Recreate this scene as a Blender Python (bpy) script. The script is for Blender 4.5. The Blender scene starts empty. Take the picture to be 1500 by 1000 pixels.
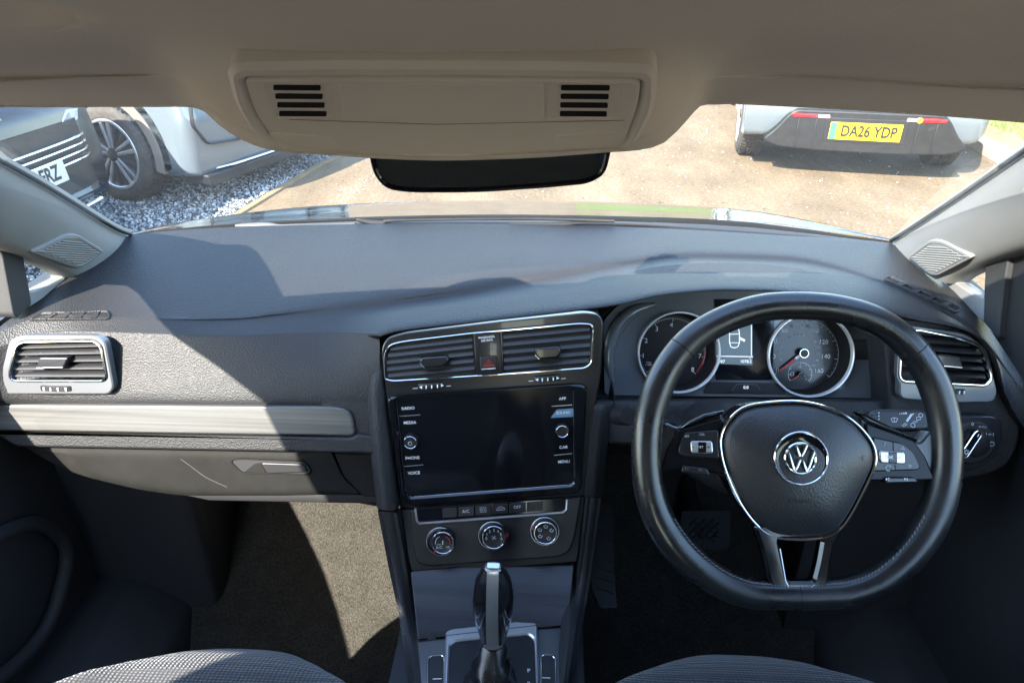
import bpy, bmesh, math, random
import numpy as np
from mathutils import Vector as V, Matrix
random.seed(7)
sc = bpy.context.scene
COL = sc.collection
# ------------------------------------------------------------------ camera
F, CX, CY = 1050.0, 750.0, 500.0
CAM = V((.07, 0, 1.37)); PITCH = math.radians(28); YAW = math.radians(2.7)
RM = Matrix.Rotation(YAW, 3, 'Z') @ Matrix.Rotation(math.radians(90)-PITCH, 3, 'X')
def ray(x, y): return RM @ V(((x-CX)/F, (CY-y)/F, -1))
def atY(x, y, v): d = ray(x, y); return CAM + d*((v-CAM.y)/d.y)
def atX(x, y, v): d = ray(x, y); return CAM + d*((v-CAM.x)/d.x)
def atZ(x, y, v): d = ray(x, y); return CAM + d*((v-CAM.z)/d.z)
GZ = -.20
cd = bpy.data.cameras.new('camera'); cam = bpy.data.objects.new('camera', cd); COL.objects.link(cam)
cam.matrix_world = Matrix.Translation(CAM) @ RM.to_4x4()
cd.sensor_width = 36; cd.lens = F/1500*36; cd.clip_start = .02; cd.clip_end = 2000
sc.camera = cam
# ------------------------------------------------------------------ planes
class Pl:
    def __init__(s, o, u, v):
        s.o = V(o); s.u = V(u).normalized(); s.n = s.u.cross(V(v)).normalized(); s.v = s.n.cross(s.u).normalized()
    def P(s, a, b, h=0): return s.o + s.u*a + s.v*b + s.n*h
    def hit(s, x, y, h=0):
        d = ray(x, y); o = s.o + s.n*h
        t = (o-CAM).dot(s.n)/d.dot(s.n); q = CAM + d*t - o
        return (q.dot(s.u), q.dot(s.v))
    def L(s, pts, h=0): return [s.hit(x, y, h) for x, y in pts]
    def sc(s, x, y): # metres per px, locally
        a = s.hit(x-5, y); b = s.hit(x+5, y); return math.hypot(a[0]-b[0], a[1]-b[1])/10
def plane2(x, y0, Y0, y1, Y1, u=(1, 0, 0)):
    A = atY(x, y0, Y0); B = atY(x, y1, Y1); return Pl((A+B)/2, u, A-B)
# ------------------------------------------------------------------ outlines
def area(p): return .5*sum(p[i-1][0]*p[i][1]-p[i][0]*p[i-1][1] for i in range(len(p)))
def ccw(p): return list(p) if area(p) > 0 else list(reversed(p))
def rpoly(p, r, n=5):
    p = [V((a[0], a[1])) for a in p]; out = []; N = len(p)
    for i in range(N):
        a, b, c = p[i-1], p[i], p[(i+1) % N]
        rr = r[i] if isinstance(r, (list, tuple)) else r
        d1 = (a-b); d2 = (c-b); q = min(rr, d1.length*.48, d2.length*.48)
        s = b+d1.normalized()*q; e = b+d2.normalized()*q
        for k in range(n+1):
            t = k/n; w = s*(1-t)**2 + b*(2*t*(1-t)) + e*t*t; out.append((w.x, w.y))
    return out
def spl(p, n=6, closed=True):
    p = [V(a) for a in p]; N = len(p); out = []
    for i in range(N if closed else N-1):
        if closed: a, b, c, d = p[i-1], p[i], p[(i+1) % N], p[(i+2) % N]
        else: a, b, c, d = p[max(i-1, 0)], p[i], p[i+1], p[min(i+2, N-1)]
        for k in range(n):
            t = k/n
            out.append(.5*((2*b)+(c-a)*t+(2*a-5*b+4*c-d)*t*t+(3*b-a-3*c+d)*t**3))
    if not closed: out.append(p[-1])
    return out
def spl2(p, n=6): return [(q.x, q.y) for q in spl([V((a[0], a[1])) for a in p], n)]
def circ(c, r, n=48, ry=None): return [(c[0]+r*math.cos(2*math.pi*k/n), c[1]+(ry or r)*math.sin(2*math.pi*k/n)) for k in range(n)]
def resamp(p, n):
    p = [V((a[0], a[1])) for a in p]; p.append(p[0]); L = [0]
    for a, b in zip(p, p[1:]): L.append(L[-1]+(b-a).length)
    out = []; j = 0
    for k in range(n):
        s = L[-1]*k/n
        while L[j+1] < s: j += 1
        t = (s-L[j])/max(L[j+1]-L[j], 1e-9); q = p[j].lerp(p[j+1], t); out.append((q.x, q.y))
    return out
def inset(p, d):
    q = _inset(p, d); N = len(p)
    if d > 0:
        for _ in range(8):
            bad = 0
            for i in range(N):
                j = (i+1) % N
                if (q[j][0]-q[i][0])*(p[j][0]-p[i][0])+(q[j][1]-q[i][1])*(p[j][1]-p[i][1]) < 0:
                    m = ((q[i][0]+q[j][0])/2, (q[i][1]+q[j][1])/2); q[i] = q[j] = m; bad += 1
            if not bad: break
    return q
def _inset(p, d):
    N = len(p); out = []
    for i in range(N):
        a, b, c = V(p[i-1]), V(p[i]), V(p[(i+1) % N])
        e1 = b-a; e2 = c-b
        if e1.length < 1e-7: e1 = e2
        if e2.length < 1e-7: e2 = e1
        n1 = V((-e1.y, e1.x)).normalized(); n2 = V((-e2.y, e2.x)).normalized(); m = n1+n2
        m = n1 if m.length < 1e-4 else m.normalized()
        k = d/max(m.dot(n1), .45); out.append((b.x+m.x*k, b.y+m.y*k))
    return out
def dedupe(p, e=2.5e-4):
    out = []
    for q in p:
        if not out or math.hypot(q[0]-out[-1][0], q[1]-out[-1][1]) > e: out.append(q)
    if len(out) > 3 and math.hypot(out[0][0]-out[-1][0], out[0][1]-out[-1][1]) < e: out.pop()
    return out if len(out) >= 3 else list(p)
# ------------------------------------------------------------------ mesh builder
class MB:
    def __init__(s): s.v = []; s.f = []; s.m = []; s.cur = 0
    def add(s, vs, fs):
        o = len(s.v); s.v += [tuple(q) for q in vs]
        for f in fs: s.f.append([i+o for i in f]); s.m.append(s.cur)
        return s
    def rings(s, rs, closed=True, cap0=False, cap1=False, loop=False):
        n = len(rs[0]); vs = [q for r in rs for q in r]; fs = []; R = len(rs)
        for i in range(R if loop else R-1):
            for j in range(n if closed else n-1):
                k = (j+1) % n; i2 = (i+1) % R
                fs.append([i*n+j, i*n+k, i2*n+k, i2*n+j])
        if cap0: fs.append(list(range(n))[::-1])
        if cap1: fs.append([(R-1)*n+j for j in range(n)])
        return s.add(vs, fs)
    def prism(s, out, pl, h0, h1, bev=0, seg=3, dome=0, bb=0):
        out = dedupe(ccw(out)); rs = []
        if bb:
            for k in range(seg+1):
                a = math.pi/2*k/seg; rs.append([pl.P(a_, b_, h0+bb*(1-math.sin(a))) for a_, b_ in inset(out, bb*(1-math.cos(math.pi/2-a)))])
            rs = rs
        else: rs.append([pl.P(a, b, h0) for a, b in out])
        if bev:
            for k in range(seg+1):
                a = math.pi/2*k/seg
                rs.append([pl.P(a_, b_, h1-bev+bev*math.sin(a)) for a_, b_ in inset(out, bev*(1-math.cos(a)))])
        else: rs.append([pl.P(a, b, h1) for a, b in out])
        return s.rings(rs, cap0=True, cap1=True)
    def dome(s, out, pl, h0, h1, top, bev=.004, n=7, ex=2.0, lean=(0, 0)):
        out = ccw(out); cx = sum(p[0] for p in out)/len(out); cy = sum(p[1] for p in out)/len(out)
        rs = [[pl.P(a, b, h0) for a, b in out], [pl.P(a, b, h1) for a, b in out]]
        for k in range(1, n+1):
            t = k/n*.97
            rs.append([pl.P(a+(cx-a)*t, b+(cy-b)*t, h1+(top-h1)*(1-(1-t)**ex)) for a, b in out])
        return s.rings(rs, cap0=True, cap1=True)
    def ring(s, o, i, pl, h0, h1, bev=.0, n=96, hi=None):
        o = resamp(ccw(o), n); i = ccw(i); i = resamp(i, n)
        # align the starting point
        k = min(range(n), key=lambda q: (i[q][0]-o[0][0])**2+(i[q][1]-o[0][1])**2); i = i[k:]+i[:k]
        hi = h0 if hi is None else hi
        rs = [[pl.P(a, b, h0) for a, b in o], [pl.P(a, b, h1-bev) for a, b in o]]
        if bev: rs.append([pl.P(a, b, h1) for a, b in inset(o, bev)]); rs.append([pl.P(a, b, h1) for a, b in inset(i, -bev)])
        else: rs.append([pl.P(a, b, h1) for a, b in i])
        if bev: rs.append([pl.P(a, b, h1-bev) for a, b in i])
        rs.append([pl.P(a, b, hi) for a, b in i])
        return s.rings(rs, loop=True)
    def tube(s, pts, r, n=10, closed=False, sx=1.0, up=None):
        pts = [V(p) for p in pts]; N = len(pts); rs = []; pu = V(up) if up else None
        for i in range(N):
            a = pts[i-1] if (closed or i) else pts[i]; b = pts[(i+1) % N] if (closed or i < N-1) else pts[i]
            t = (b-a).normalized()
            if pu is None: pu = V((0, 0, 1)) if abs(t.z) < .9 else V((0, 1, 0))
            x = t.cross(pu).normalized(); y = x.cross(t).normalized()
            if not up: pu = y
            R = r(i/(N-1 if not closed else N)) if callable(r) else r
            rs.append([pts[i]+x*(R*sx*math.cos(2*math.pi*k/n))+y*(R*math.sin(2*math.pi*k/n)) for k in range(n)])
        return s.rings(rs, cap0=not closed, cap1=not closed, loop=closed)
    def grid(s, rows, k=4, ku=None):
        ku = ku or k
        rows = [spl(r, ku, False) for r in rows] if ku > 1 else rows
        cols = list(zip(*rows)); cols = [spl(c, k, False) for c in cols] if k > 1 else cols
        rows = [list(r) for r in zip(*cols)]
        return s.rings(rows, closed=False)
    def box(s, a, b):
        x0, y0, z0 = a; x1, y1, z1 = b
        return s.add([(x0,y0,z0),(x1,y0,z0),(x1,y1,z0),(x0,y1,z0),(x0,y0,z1),(x1,y0,z1),(x1,y1,z1),(x0,y1,z1)],
            [[0,3,2,1],[4,5,6,7],[0,1,5,4],[1,2,6,5],[2,3,7,6],[3,0,4,7]])
    def lathe(s, pl, c, prof, n=40):
        return s.rings([[pl.P(c[0]+r*math.cos(2*math.pi*k/n), c[1]+r*math.sin(2*math.pi*k/n), h) for k in range(n)] for r, h in prof], cap0=True, cap1=True)
    def line(s, pl, pts, w, h=.0006, closed=False):  # flat painted stroke of uv points
        p = [V((a[0], a[1])) for a in pts]; N = len(p); A = []; B = []
        for i in range(N):
            a = p[i-1] if (i or closed) else p[i]; b = p[(i+1) % N] if (i < N-1 or closed) else p[i]
            t = (b-a).normalized() if (b-a).length > 1e-9 else V((1, 0)); q = V((-t.y, t.x))*(w/2)
            A.append(pl.P(p[i].x-q.x, p[i].y-q.y, h)); B.append(pl.P(p[i].x+q.x, p[i].y+q.y, h))
        M = N if closed else N-1; vs = A+B; fs = [[i, (i+1) % N, N+(i+1) % N, N+i] for i in range(M)]
        return s.add(vs, fs)
    def text(s, pl, t, x, y, hp, d=(1, 0), h=.0008, bold=0, al='CENTER', sx=1.0):
        c = bpy.data.curves.new('t', 'FONT'); c.body = t; c.align_x = al; c.align_y = 'CENTER'; c.resolution_u = 3; c.offset = bold; c.fill_mode = 'FRONT'
        o = bpy.data.objects.new('t', c); me = bpy.data.meshes.new_from_object(o)
        a = V(pl.hit(x, y)); b = V(pl.hit(x+d[0]*10, y+d[1]*10)); dr = (b-a).normalized(); up = V((-dr.y, dr.x))
        k = hp*pl.sc(x, y)/.70
        vs = [pl.P(*(a+dr*(q.co.x*k*sx)+up*(q.co.y*k)), h) for q in me.vertices]
        s.add(vs, [list(f.vertices) for f in me.polygons])
        bpy.data.objects.remove(o); bpy.data.curves.remove(c); bpy.data.meshes.remove(me); return s
    def build(s, name, mats, parent=None, ang=40, recalc=True, label=None, weld=0):
        me = bpy.data.meshes.new(name); me.from_pydata(s.v, [], s.f)
        for m in (mats if isinstance(mats, (list, tuple)) else [mats]): me.materials.append(m)
        me.polygons.foreach_set('material_index', s.m)
        if recalc:
            bm = bmesh.new(); bm.from_mesh(me)
            if weld: bmesh.ops.remove_doubles(bm, verts=bm.verts, dist=weld)
            bmesh.ops.recalc_face_normals(bm, faces=bm.faces); bm.to_mesh(me); bm.free()
        me.polygons.foreach_set('use_smooth', [len(p.vertices) <= 4 for p in me.polygons]); me.set_sharp_from_angle(angle=math.radians(ang))
        for p in me.polygons:
            if len(p.vertices) > 4:
                for li in p.loop_indices: me.edges[me.loops[li].edge_index].use_edge_sharp = True
        me.update()
        o = bpy.data.objects.new(name, me); COL.objects.link(o)
        if parent: o.parent = parent; o.matrix_parent_inverse = (Matrix.Identity(4) if getattr(parent, '_loc', 0) else root_inv(parent))
        if label: o['label'] = label
        return o
INV = {}
def root_inv(p): return INV.get(p.name, Matrix.Identity(4))
def empty(name, loc, rz=0, label=None, cat=None, group=None, world=True, parent=None):
    o = bpy.data.objects.new(name, None); COL.objects.link(o); o.empty_display_size = .2
    o.location = loc; o.rotation_euler = (0, 0, rz)
    M = Matrix.Translation(V(loc)) @ Matrix.Rotation(rz, 4, 'Z')
    if parent: o.parent = parent
    if world: INV[o.name] = M.inverted()
    if label: o['label'] = label
    if cat: o['category'] = cat
    if group: o['group'] = group
    return o
def tag(o, label=None, cat=None, group=None, kind=None):
    for k, v in (('label', label), ('category', cat), ('group', group), ('kind', kind)):
        if v: o[k] = v
    return o
def pchip(xs, ys, q):
    xs = np.array(xs, float); ys = np.array(ys, float); h = np.diff(xs); d = np.diff(ys)/h; m = np.zeros(len(xs))
    for i in range(1, len(xs)-1):
        if d[i-1]*d[i] > 0:
            w1 = 2*h[i]+h[i-1]; w2 = h[i]+2*h[i-1]; m[i] = (w1+w2)/(w1/d[i-1]+w2/d[i])
    m[0] = d[0]; m[-1] = d[-1]; out = []
    for x in q:
        i = int(np.clip(np.searchsorted(xs, x)-1, 0, len(h)-1)); t = (x-xs[i])/h[i]
        out.append((1+2*t)*(1-t)**2*ys[i]+t*(1-t)**2*h[i]*m[i]+t*t*(3-2*t)*ys[i+1]+t*t*(t-1)*h[i]*m[i+1])
    return out
def rowY(pts, xs): # pts (px,py,Y) -> list of world points at columns xs
    P = list(zip(*pts)); ys = pchip(P[0], P[1], xs); Ys = pchip(P[0], P[2], xs)
    return [atY(x, y, d) for x, y, d in zip(xs, ys, Ys)]
# ------------------------------------------------------------------ materials
def mat(name, col, rough=.5, metal=0, spec=.5, coat=0, bump=None, var=None, rvar=None, aniso=0, sheen=0, emit=None):
    m = bpy.data.materials.new(name); m.use_nodes = True; nt = m.node_tree; N = nt.nodes; L = nt.links; b = N['Principled BSDF']
    b.inputs['Base Color'].default_value = (*col, 1); b.inputs['Roughness'].default_value = rough; b.inputs['Metallic'].default_value = metal
    b.inputs['Specular IOR Level'].default_value = spec; b.inputs['Coat Weight'].default_value = coat; b.inputs['Coat Roughness'].default_value = .04
    b.inputs['Sheen Weight'].default_value = sheen
    tc = N.new('ShaderNodeTexCoord')
    def noise(scale, det=4, st=None, kind='noise', rnd=1.0):
        src = tc.outputs['Object']
        if st: mp = N.new('ShaderNodeMapping'); mp.inputs['Scale'].default_value = st; L.new(src, mp.inputs[0]); src = mp.outputs[0]
        if kind == 'noise':
            t = N.new('ShaderNodeTexNoise'); t.inputs['Scale'].default_value = scale; t.inputs['Detail'].default_value = det; L.new(src, t.inputs['Vector']); return t.outputs['Fac']
        t = N.new('ShaderNodeTexVoronoi'); t.inputs['Scale'].default_value = scale; t.inputs['Randomness'].default_value = rnd
        if kind == 'edge': t.feature = 'DISTANCE_TO_EDGE'
        L.new(src, t.inputs['Vector']); return t.outputs['Distance']
    if var: # list of (scale, amount, stretch)
        last = None
        for sc_, am, st in var:
            f = noise(sc_, 5, st); mr = N.new('ShaderNodeMapRange'); mr.inputs[1].default_value = .3; mr.inputs[2].default_value = .7
            mr.inputs[3].default_value = 1-am; mr.inputs[4].default_value = 1+am; L.new(f, mr.inputs[0])
            if last is None: last = mr.outputs[0]
            else: mu = N.new('ShaderNodeMath'); mu.operation = 'MULTIPLY'; L.new(last, mu.inputs[0]); L.new(mr.outputs[0], mu.inputs[1]); last = mu.outputs[0]
        vm = N.new('ShaderNodeVectorMath'); vm.operation = 'SCALE'; vm.inputs[0].default_value = col; L.new(last, vm.inputs['Scale']); L.new(vm.outputs[0], b.inputs['Base Color'])
    if rvar:
        f = noise(rvar[0], 4); mr = N.new('ShaderNodeMapRange'); mr.inputs[1].default_value = .3; mr.inputs[2].default_value = .7
        mr.inputs[3].default_value = rough-rvar[1]; mr.inputs[4].default_value = rough+rvar[1]; L.new(f, mr.inputs[0]); L.new(mr.outputs[0], b.inputs['Roughness'])
    if bump:
        kind, scale, strength, dist = bump[:4]; st = bump[4] if len(bump) > 4 else None; rnd = bump[5] if len(bump) > 5 else 1.0
        f = noise(scale, 3, st, kind, rnd); bn = N.new('ShaderNodeBump'); bn.inputs['Strength'].default_value = strength; bn.inputs['Distance'].default_value = dist
        L.new(f, bn.inputs['Height']); L.new(bn.outputs[0], b.inputs['Normal'])
    if emit: b.inputs['Emission Color'].default_value = (*emit[:3], 1); b.inputs['Emission Strength'].default_value = emit[3]
    return m
M = {}
M['dash'] = mat('soft_dash_plastic', (.0205, .021, .0225), .50, spec=.33, bump=('voro', 480, .5, .0012), var=[(6, .08, None)])
M['dashtop'] = mat('dash_top_plastic', (.052, .054, .059), .48, spec=.7, bump=('voro', 420, .25, .0008), var=[(5, .08, None)], rvar=(30, .05))
M['hard'] = mat('hard_black_plastic', (.0135, .0135, .015), .42, bump=('noise', 900, .25, .0004), var=[(8, .12, None)])
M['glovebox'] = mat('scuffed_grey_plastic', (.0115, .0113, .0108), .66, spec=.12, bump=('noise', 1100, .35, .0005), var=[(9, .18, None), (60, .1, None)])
M['dark'] = mat('dark_trim_plastic', (.012, .012, .014), .55, var=[(10, .2, None)])
M['door'] = mat('charcoal_door_plastic', (.030, .030, .033), .6, bump=('voro', 420, .3, .0007), var=[(7, .12, None)])
M['void'] = mat('unlit_black_plastic', (.004, .004, .005), .8)
M['panel'] = mat('satin_dark_panel', (.012, .012, .0145), .28, coat=.25, var=[(5, .15, None)])
M['piano'] = mat('gloss_black_plastic', (.006, .006, .008), .10, coat=.25, spec=.4, rvar=(25, .05))
M['knob'] = mat('gloss_knob_plastic', (.012, .012, .015), .16, coat=1.0, spec=.8)
M['spokeblack'] = mat('black_spoke_plastic', (.008, .008, .010), .16, spec=.22)
M['wiperarm'] = mat('grey_wiper_plastic', (.06, .06, .06), .6)
M['scuff'] = mat('pale_scuff', (.07, .068, .064), .8)
M['smoke'] = mat('gloss_grey_fascia', (.12, .135, .15), .16, coat=.5, var=[(6, .1, None)])
M['brushed'] = mat('brushed_dark_metal', (.026, .025, .027), .27, metal=.6, var=[(14, .5, (.12, 1, 9))], bump=('noise', 30, .12, .0004, (.5, 1, 60)))
M['trim'] = mat('brushed_silver_trim', (.115, .114, .11), .38, metal=.5, var=[(16, .3, (.15, 1, 12))], bump=('noise', 30, .15, .0004, (.5, 1, 60)))
M['chrome'] = mat('chrome', (.82, .83, .85), .12, metal=1)
M['satin'] = mat('satin_silver', (.62, .63, .66), .3, metal=.8, var=[(40, .04, None)])
M['silver_paint'] = mat('silver_plastic', (.13, .136, .146), .34, metal=.35, coat=.2, var=[(12, .06, None)])
M['leather'] = mat('worn_black_leather', (.0105, .011, .0125), .30, spec=.8, bump=('voro', 750, .14, .0005), rvar=(14, .12), var=[(9, .2, None)])
M['airbag'] = mat('grained_airbag_plastic', (.022, .0225, .026), .40, spec=.7, bump=('voro', 620, .35, .0008), rvar=(20, .05))
M['seat'] = mat('patterned_seat_fabric', (.036, .037, .042), .85, spec=.2, bump=('voro', 205, .9, .0024, (1, 1.25, 1), .12), var=[(20, .12, None)], sheen=.3)
M['roof'] = mat('beige_headliner_cloth', (.83, .815, .785), .92, spec=.1, bump=('voro', 620, .35, .0006), var=[(3, .05, None)], sheen=.15)
M['console'] = mat('beige_console_plastic', (.86, .85, .825), .5, spec=.35, bump=('noise', 1200, .1, .0003), var=[(5, .04, None)])
M['pillar'] = mat('light_grey_pillar_plastic', (.205, .205, .20), .62, spec=.35, bump=('noise', 700, .22, .0005), var=[(6, .05, None)])
M['carpet'] = mat('black_carpet', (.046, .043, .037), 1, spec=.1, bump=('noise', 420, 1.0, .004), var=[(300, .45, None), (30, .15, None)])
M['seal'] = mat('matt_black_seal', (.012, .012, .012), .9, spec=.08)
M['rubber'] = mat('black_rubber', (.02, .02, .021), .7, bump=('noise', 600, .3, .0006), var=[(12, .2, None)])
M['ring'] = mat('bright_ring', (.85, .86, .88), .3, metal=.35)
from mathutils.bvhtree import BVHTree
def bvh(o): return BVHTree.FromPolygons([tuple(v.co) for v in o.data.vertices], [list(p.vertices) for p in o.data.polygons])
def drape(mb, b, n, h):
    for i, v in enumerate(mb.v):
        r = b.ray_cast(V(v)+n*.04, -n)
        if r[0]: mb.v[i] = tuple(r[0]+n*h)
    return mb
def bhit(b, x, y):
    r = b.ray_cast(CAM, ray(x, y).normalized()); return r[0]
M['white'] = mat('white_marking', (.9, .9, .92), .5)
M['grey'] = mat('grey_marking', (.55, .56, .6), .5)
M['dim'] = mat('faint_marking', (.13, .135, .15), .5)
M['red'] = mat('red_marking', (.55, .03, .03), .4)
M['thread'] = mat('grey_thread', (.17, .17, .18), .8)
M['blackmesh'] = mat('perforated_black_plastic', (.012, .016, .022), .42, bump=('voro', 330, .45, .0015, (1, 1, 1.15), .0))
def glass(name, tint=(.93, .95, .95), refl=1.0):
    m = bpy.data.materials.new(name); m.use_nodes = True; nt = m.node_tree; N = nt.nodes; L = nt.links; N.remove(N['Principled BSDF'])
    t = N.new('ShaderNodeBsdfTransparent'); t.inputs[0].default_value = (*tint, 1); g = N.new('ShaderNodeBsdfGlossy'); g.inputs['Roughness'].default_value = .01
    lw = N.new('ShaderNodeLayerWeight'); lw.inputs[0].default_value = .5; pw = N.new('ShaderNodeMath'); pw.operation = 'POWER'; pw.inputs[1].default_value = 5; L.new(lw.outputs['Facing'], pw.inputs[0])
    k = N.new('ShaderNodeMath'); k.operation = 'MULTIPLY_ADD'; k.inputs[1].default_value = .9*refl; k.inputs[2].default_value = .07*refl; L.new(pw.outputs[0], k.inputs[0])
    mx = N.new('ShaderNodeMixShader'); L.new(k.outputs[0], mx.inputs[0]); L.new(t.outputs[0], mx.inputs[1]); L.new(g.outputs[0], mx.inputs[2]); L.new(mx.outputs[0], N['Material Output'].inputs[0]); return m
M['glass'] = glass('clear_window_glass', refl=.75)
def dusty_glass():
    m = glass('dusty_windscreen_glass', refl=.75); nt = m.node_tree; N = nt.nodes; L = nt.links; out = N['Material Output']; src = out.inputs[0].links[0].from_socket
    d = N.new('ShaderNodeBsdfDiffuse'); d.inputs[0].default_value = (.75, .73, .68, 1); tr = N.new('ShaderNodeBsdfTranslucent'); tr.inputs[0].default_value = (.75, .73, .68, 1); dd = N.new('ShaderNodeMixShader'); dd.inputs[0].default_value = .6; L.new(d.outputs[0], dd.inputs[1]); L.new(tr.outputs[0], dd.inputs[2])
    tc = N.new('ShaderNodeTexCoord'); n1 = N.new('ShaderNodeTexNoise'); n1.inputs['Scale'].default_value = 9; n1.inputs['Detail'].default_value = 8; n1.inputs['Roughness'].default_value = .7; L.new(tc.outputs['Object'], n1.inputs['Vector'])
    mr = N.new('ShaderNodeMapRange'); mr.inputs[1].default_value = .35; mr.inputs[2].default_value = .75; mr.inputs[3].default_value = .008; mr.inputs[4].default_value = .04; L.new(n1.outputs['Fac'], mr.inputs[0])
    mx = N.new('ShaderNodeMixShader'); L.new(mr.outputs[0], mx.inputs[0]); L.new(src, mx.inputs[1]); L.new(dd.outputs[0], mx.inputs[2]); L.new(mx.outputs[0], out.inputs[0]); return m
M['windscreen'] = dusty_glass()
M['lens'] = glass('clear_cover_lens', (.97, .98, .98), .35)
# ================================================================== THE CAR WE SIT IN
CAR = empty('hatchback_car', (0, 0, GZ), 0, 'black right-hand-drive hatchback seen from its front seats, with charcoal dashboard and beige roof lining', 'car')
def part(mb, name, m, parent=CAR, **k): return mb.build(name, m, parent, **k)
# ---- dashboard pad -------------------------------------------------------
R0 = [(-60, 528, .80), (0, 478, .86), (45, 446, .92), (105, 404, 1.0), (145, 375, 1.07), (185, 346, 1.14), (250, 338, 1.155), (350, 332, 1.175), (450, 329.5, 1.19), (560, 328, 1.2), (750, 328.5, 1.205), (900, 332, 1.2), (1000, 336, 1.19), (1150, 345, 1.175), (1310, 357, 1.14), (1350, 392, 1.06), (1395, 424, 1.0), (1440, 470, .92), (1490, 540, .85), (1560, 620, .80)]
R1 = [(-60, 530, .80), (0, 482, .855), (100, 455, .90), (160, 456, .915), (330, 453, .935), (480, 432, .97), (650, 412, 1.0), (760, 396, 1.03), (930, 375, 1.07), (1000, 367, 1.09), (1150, 371, 1.08), (1290, 403, 1.0), (1400, 456, .91), (1450, 505, .87), (1490, 560, .84), (1560, 650, .80)]
R2 = [(-60, 532, .80), (0, 486, .85), (100, 461, .89), (160, 463, .90), (330, 464, .919), (480, 456, .936), (650, 435, .970), (800, 411.5, 1.004), (930, 388, 1.043), (1000, 380, 1.060), (1150, 384, 1.050), (1280, 412, .979), (1390, 461, .90), (1450, 512, .865), (1490, 566, .838), (1560, 655, .80)]
xs = list(range(-60, 560, 22))
lf3 = [(-60, 545, .79), (0, 510, .835), (100, 490, .865), (330, 495, .875), (480, 491, .888), (556, 494, .865)]
lf4 = [(-60, 570, .78), (0, 550, .825), (100, 540, .845), (330, 545, .85), (480, 545, .85), (560, 540, .845)]
lf5 = [(-60, 600, .775), (0, 590, .815), (100, 590, .828), (330, 591, .83), (480, 593, .83), (560, 596, .83)]
lf6 = [(-60, 604, .80), (0, 594, .84), (100, 594, .85), (330, 595, .85), (480, 597, .85), (560, 600, .85)]
D = MB(); D.cur = 0
xl = xs + [556]
_2, _3 = rowY(R2, xl), rowY(lf3, xl)
def brow(A, B, s_): # two in-between rows that round the brow over
    return [a.lerp(b, .5)+V((0, -.004, .004))*q for a, b, q in zip(A, B, s_)], [a.lerp(b, .86)+V((0, -.005, .004))*q for a, b, q in zip(A, B, s_)]
_a, _b = brow(_2, _3, [min(1, max(0, (x-480)/76))**2 for x in xl])
D.grid([rowY(R0, xl), rowY(R1, xl), _2, _a, _b, _3]+[rowY(r, xl) for r in (lf4, lf5, lf6)], 5, 1)
LIP = [(556, 494), (575, 487), (600, 483), (660, 476), (720, 469), (790, 461), (860, 453), (910, 446), (960, 434), (1010, 428), (1060, 425), (1120, 426), (1180, 431), (1240, 441), (1290, 456), (1340, 469), (1400, 480), (1436, 495), (1460, 530), (1470, 575), (1560, 690)]
lipY = [(556, .865), (720, .875), (860, .885), (960, .90), (1060, .90), (1180, .895), (1290, .875), (1400, .86), (1460, .835), (1560, .79)]
def lipP(x): return (pchip(*zip(*LIP), [x])[0], pchip(*zip(*lipY), [x])[0])
xr = [556, 566, 580] + list(range(600, 1440, 20)) + [1440, 1448, 1456, 1463, 1470, 1480, 1490, 1500, 1520, 1560]
r3, r4, r5, r6, r7, rr2 = [], [], [], [], [], []
R2f = lambda x: (pchip([p[0] for p in R2], [p[1] for p in R2], [x])[0], pchip([p[0] for p in R2], [p[2] for p in R2], [x])[0])
for x in xr:
    ly, lY = lipP(x); b = atY(x, ly, lY); r5.append(b); r6.append(b+V((0, .025, -.006))); r7.append(b+V((0, .11, -.004)))
_2 = rowY(R2, xr); r3, r4 = brow(_2, r5, [1 if x < 1400 else max(0, (1500-x)/100) for x in xr])
D.grid([rowY(R0, xr), rowY(R1, xr), _2, r3, r4, r5, r6, r7], 5, 1)
# left spine beside the centre stack (leather-grained)
def strip(mb, A, B, Ya, Yb, thick=.03, k=4):  # A outer px list, B inner px list with same count
    rows = []
    for (xa, ya), (xb, yb), y1, y2 in zip(A, B, Ya, Yb):
        p = atY(xa, ya, y1); q = atY(xb, yb, y2); mid = (p+q)/2 + V((0, -.006, .003)); w = (q-p).normalized()
        rows.append([p+V((0, thick, 0)), p+V((0, .004, 0)), p.lerp(mid, .5)+V((0, -.001, 0)), mid, q.lerp(mid, .5)+V((0, -.001, 0)), q+V((0, .004, 0)), q+V((0, thick, 0))])
    return mb.grid(rows, k, 3)
strip(D, [(528, 520), (534, 560), (536, 600), (541, 660), (551, 744)], [(558, 500), (560, 545), (566, 600), (572, 660), (582, 746)], [.90, .850, .828, .805, .775], [.88, .842, .822, .80, .772])
# lower driver's side: ledge under the cluster, face round the right vent, knee panel
def ledge(px0, px1, rows, mb=D, n=8): 
    X = [px0+(px1-px0)*i/n for i in range(n+1)]
    mb.grid([[atY(x, y+(s*(x-px0)), Yv) for x in X] for y, Yv, s in rows], 4, 1)
ledge(858, 1320, [(584, .90, 0), (586, .862, 0), (590, .852, .004), (612, .84, .004), (640, .825, .004), (652, .83, 0), (660, .90, 0)])
FR = [(1296, 470), (1340, 466), (1400, 476), (1440, 494), (1466, 530), (1476, 580), (1500, 604), (1500, 640), (1485, 684), (1440, 702), (1380, 706), (1330, 690), (1306, 650), (1306, 588)]
PR = plane2(1400, 475, .868, 690, .80)
D.prism(rpoly(PR.L(FR), .02), PR, -.06, -.006, .004)
dash = part(D, 'dashboard', M['dash'], weld=1e-4, ang=75, label='soft charcoal grained dashboard lit by a sun patch at its left end')
DB = bvh(dash)
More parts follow.
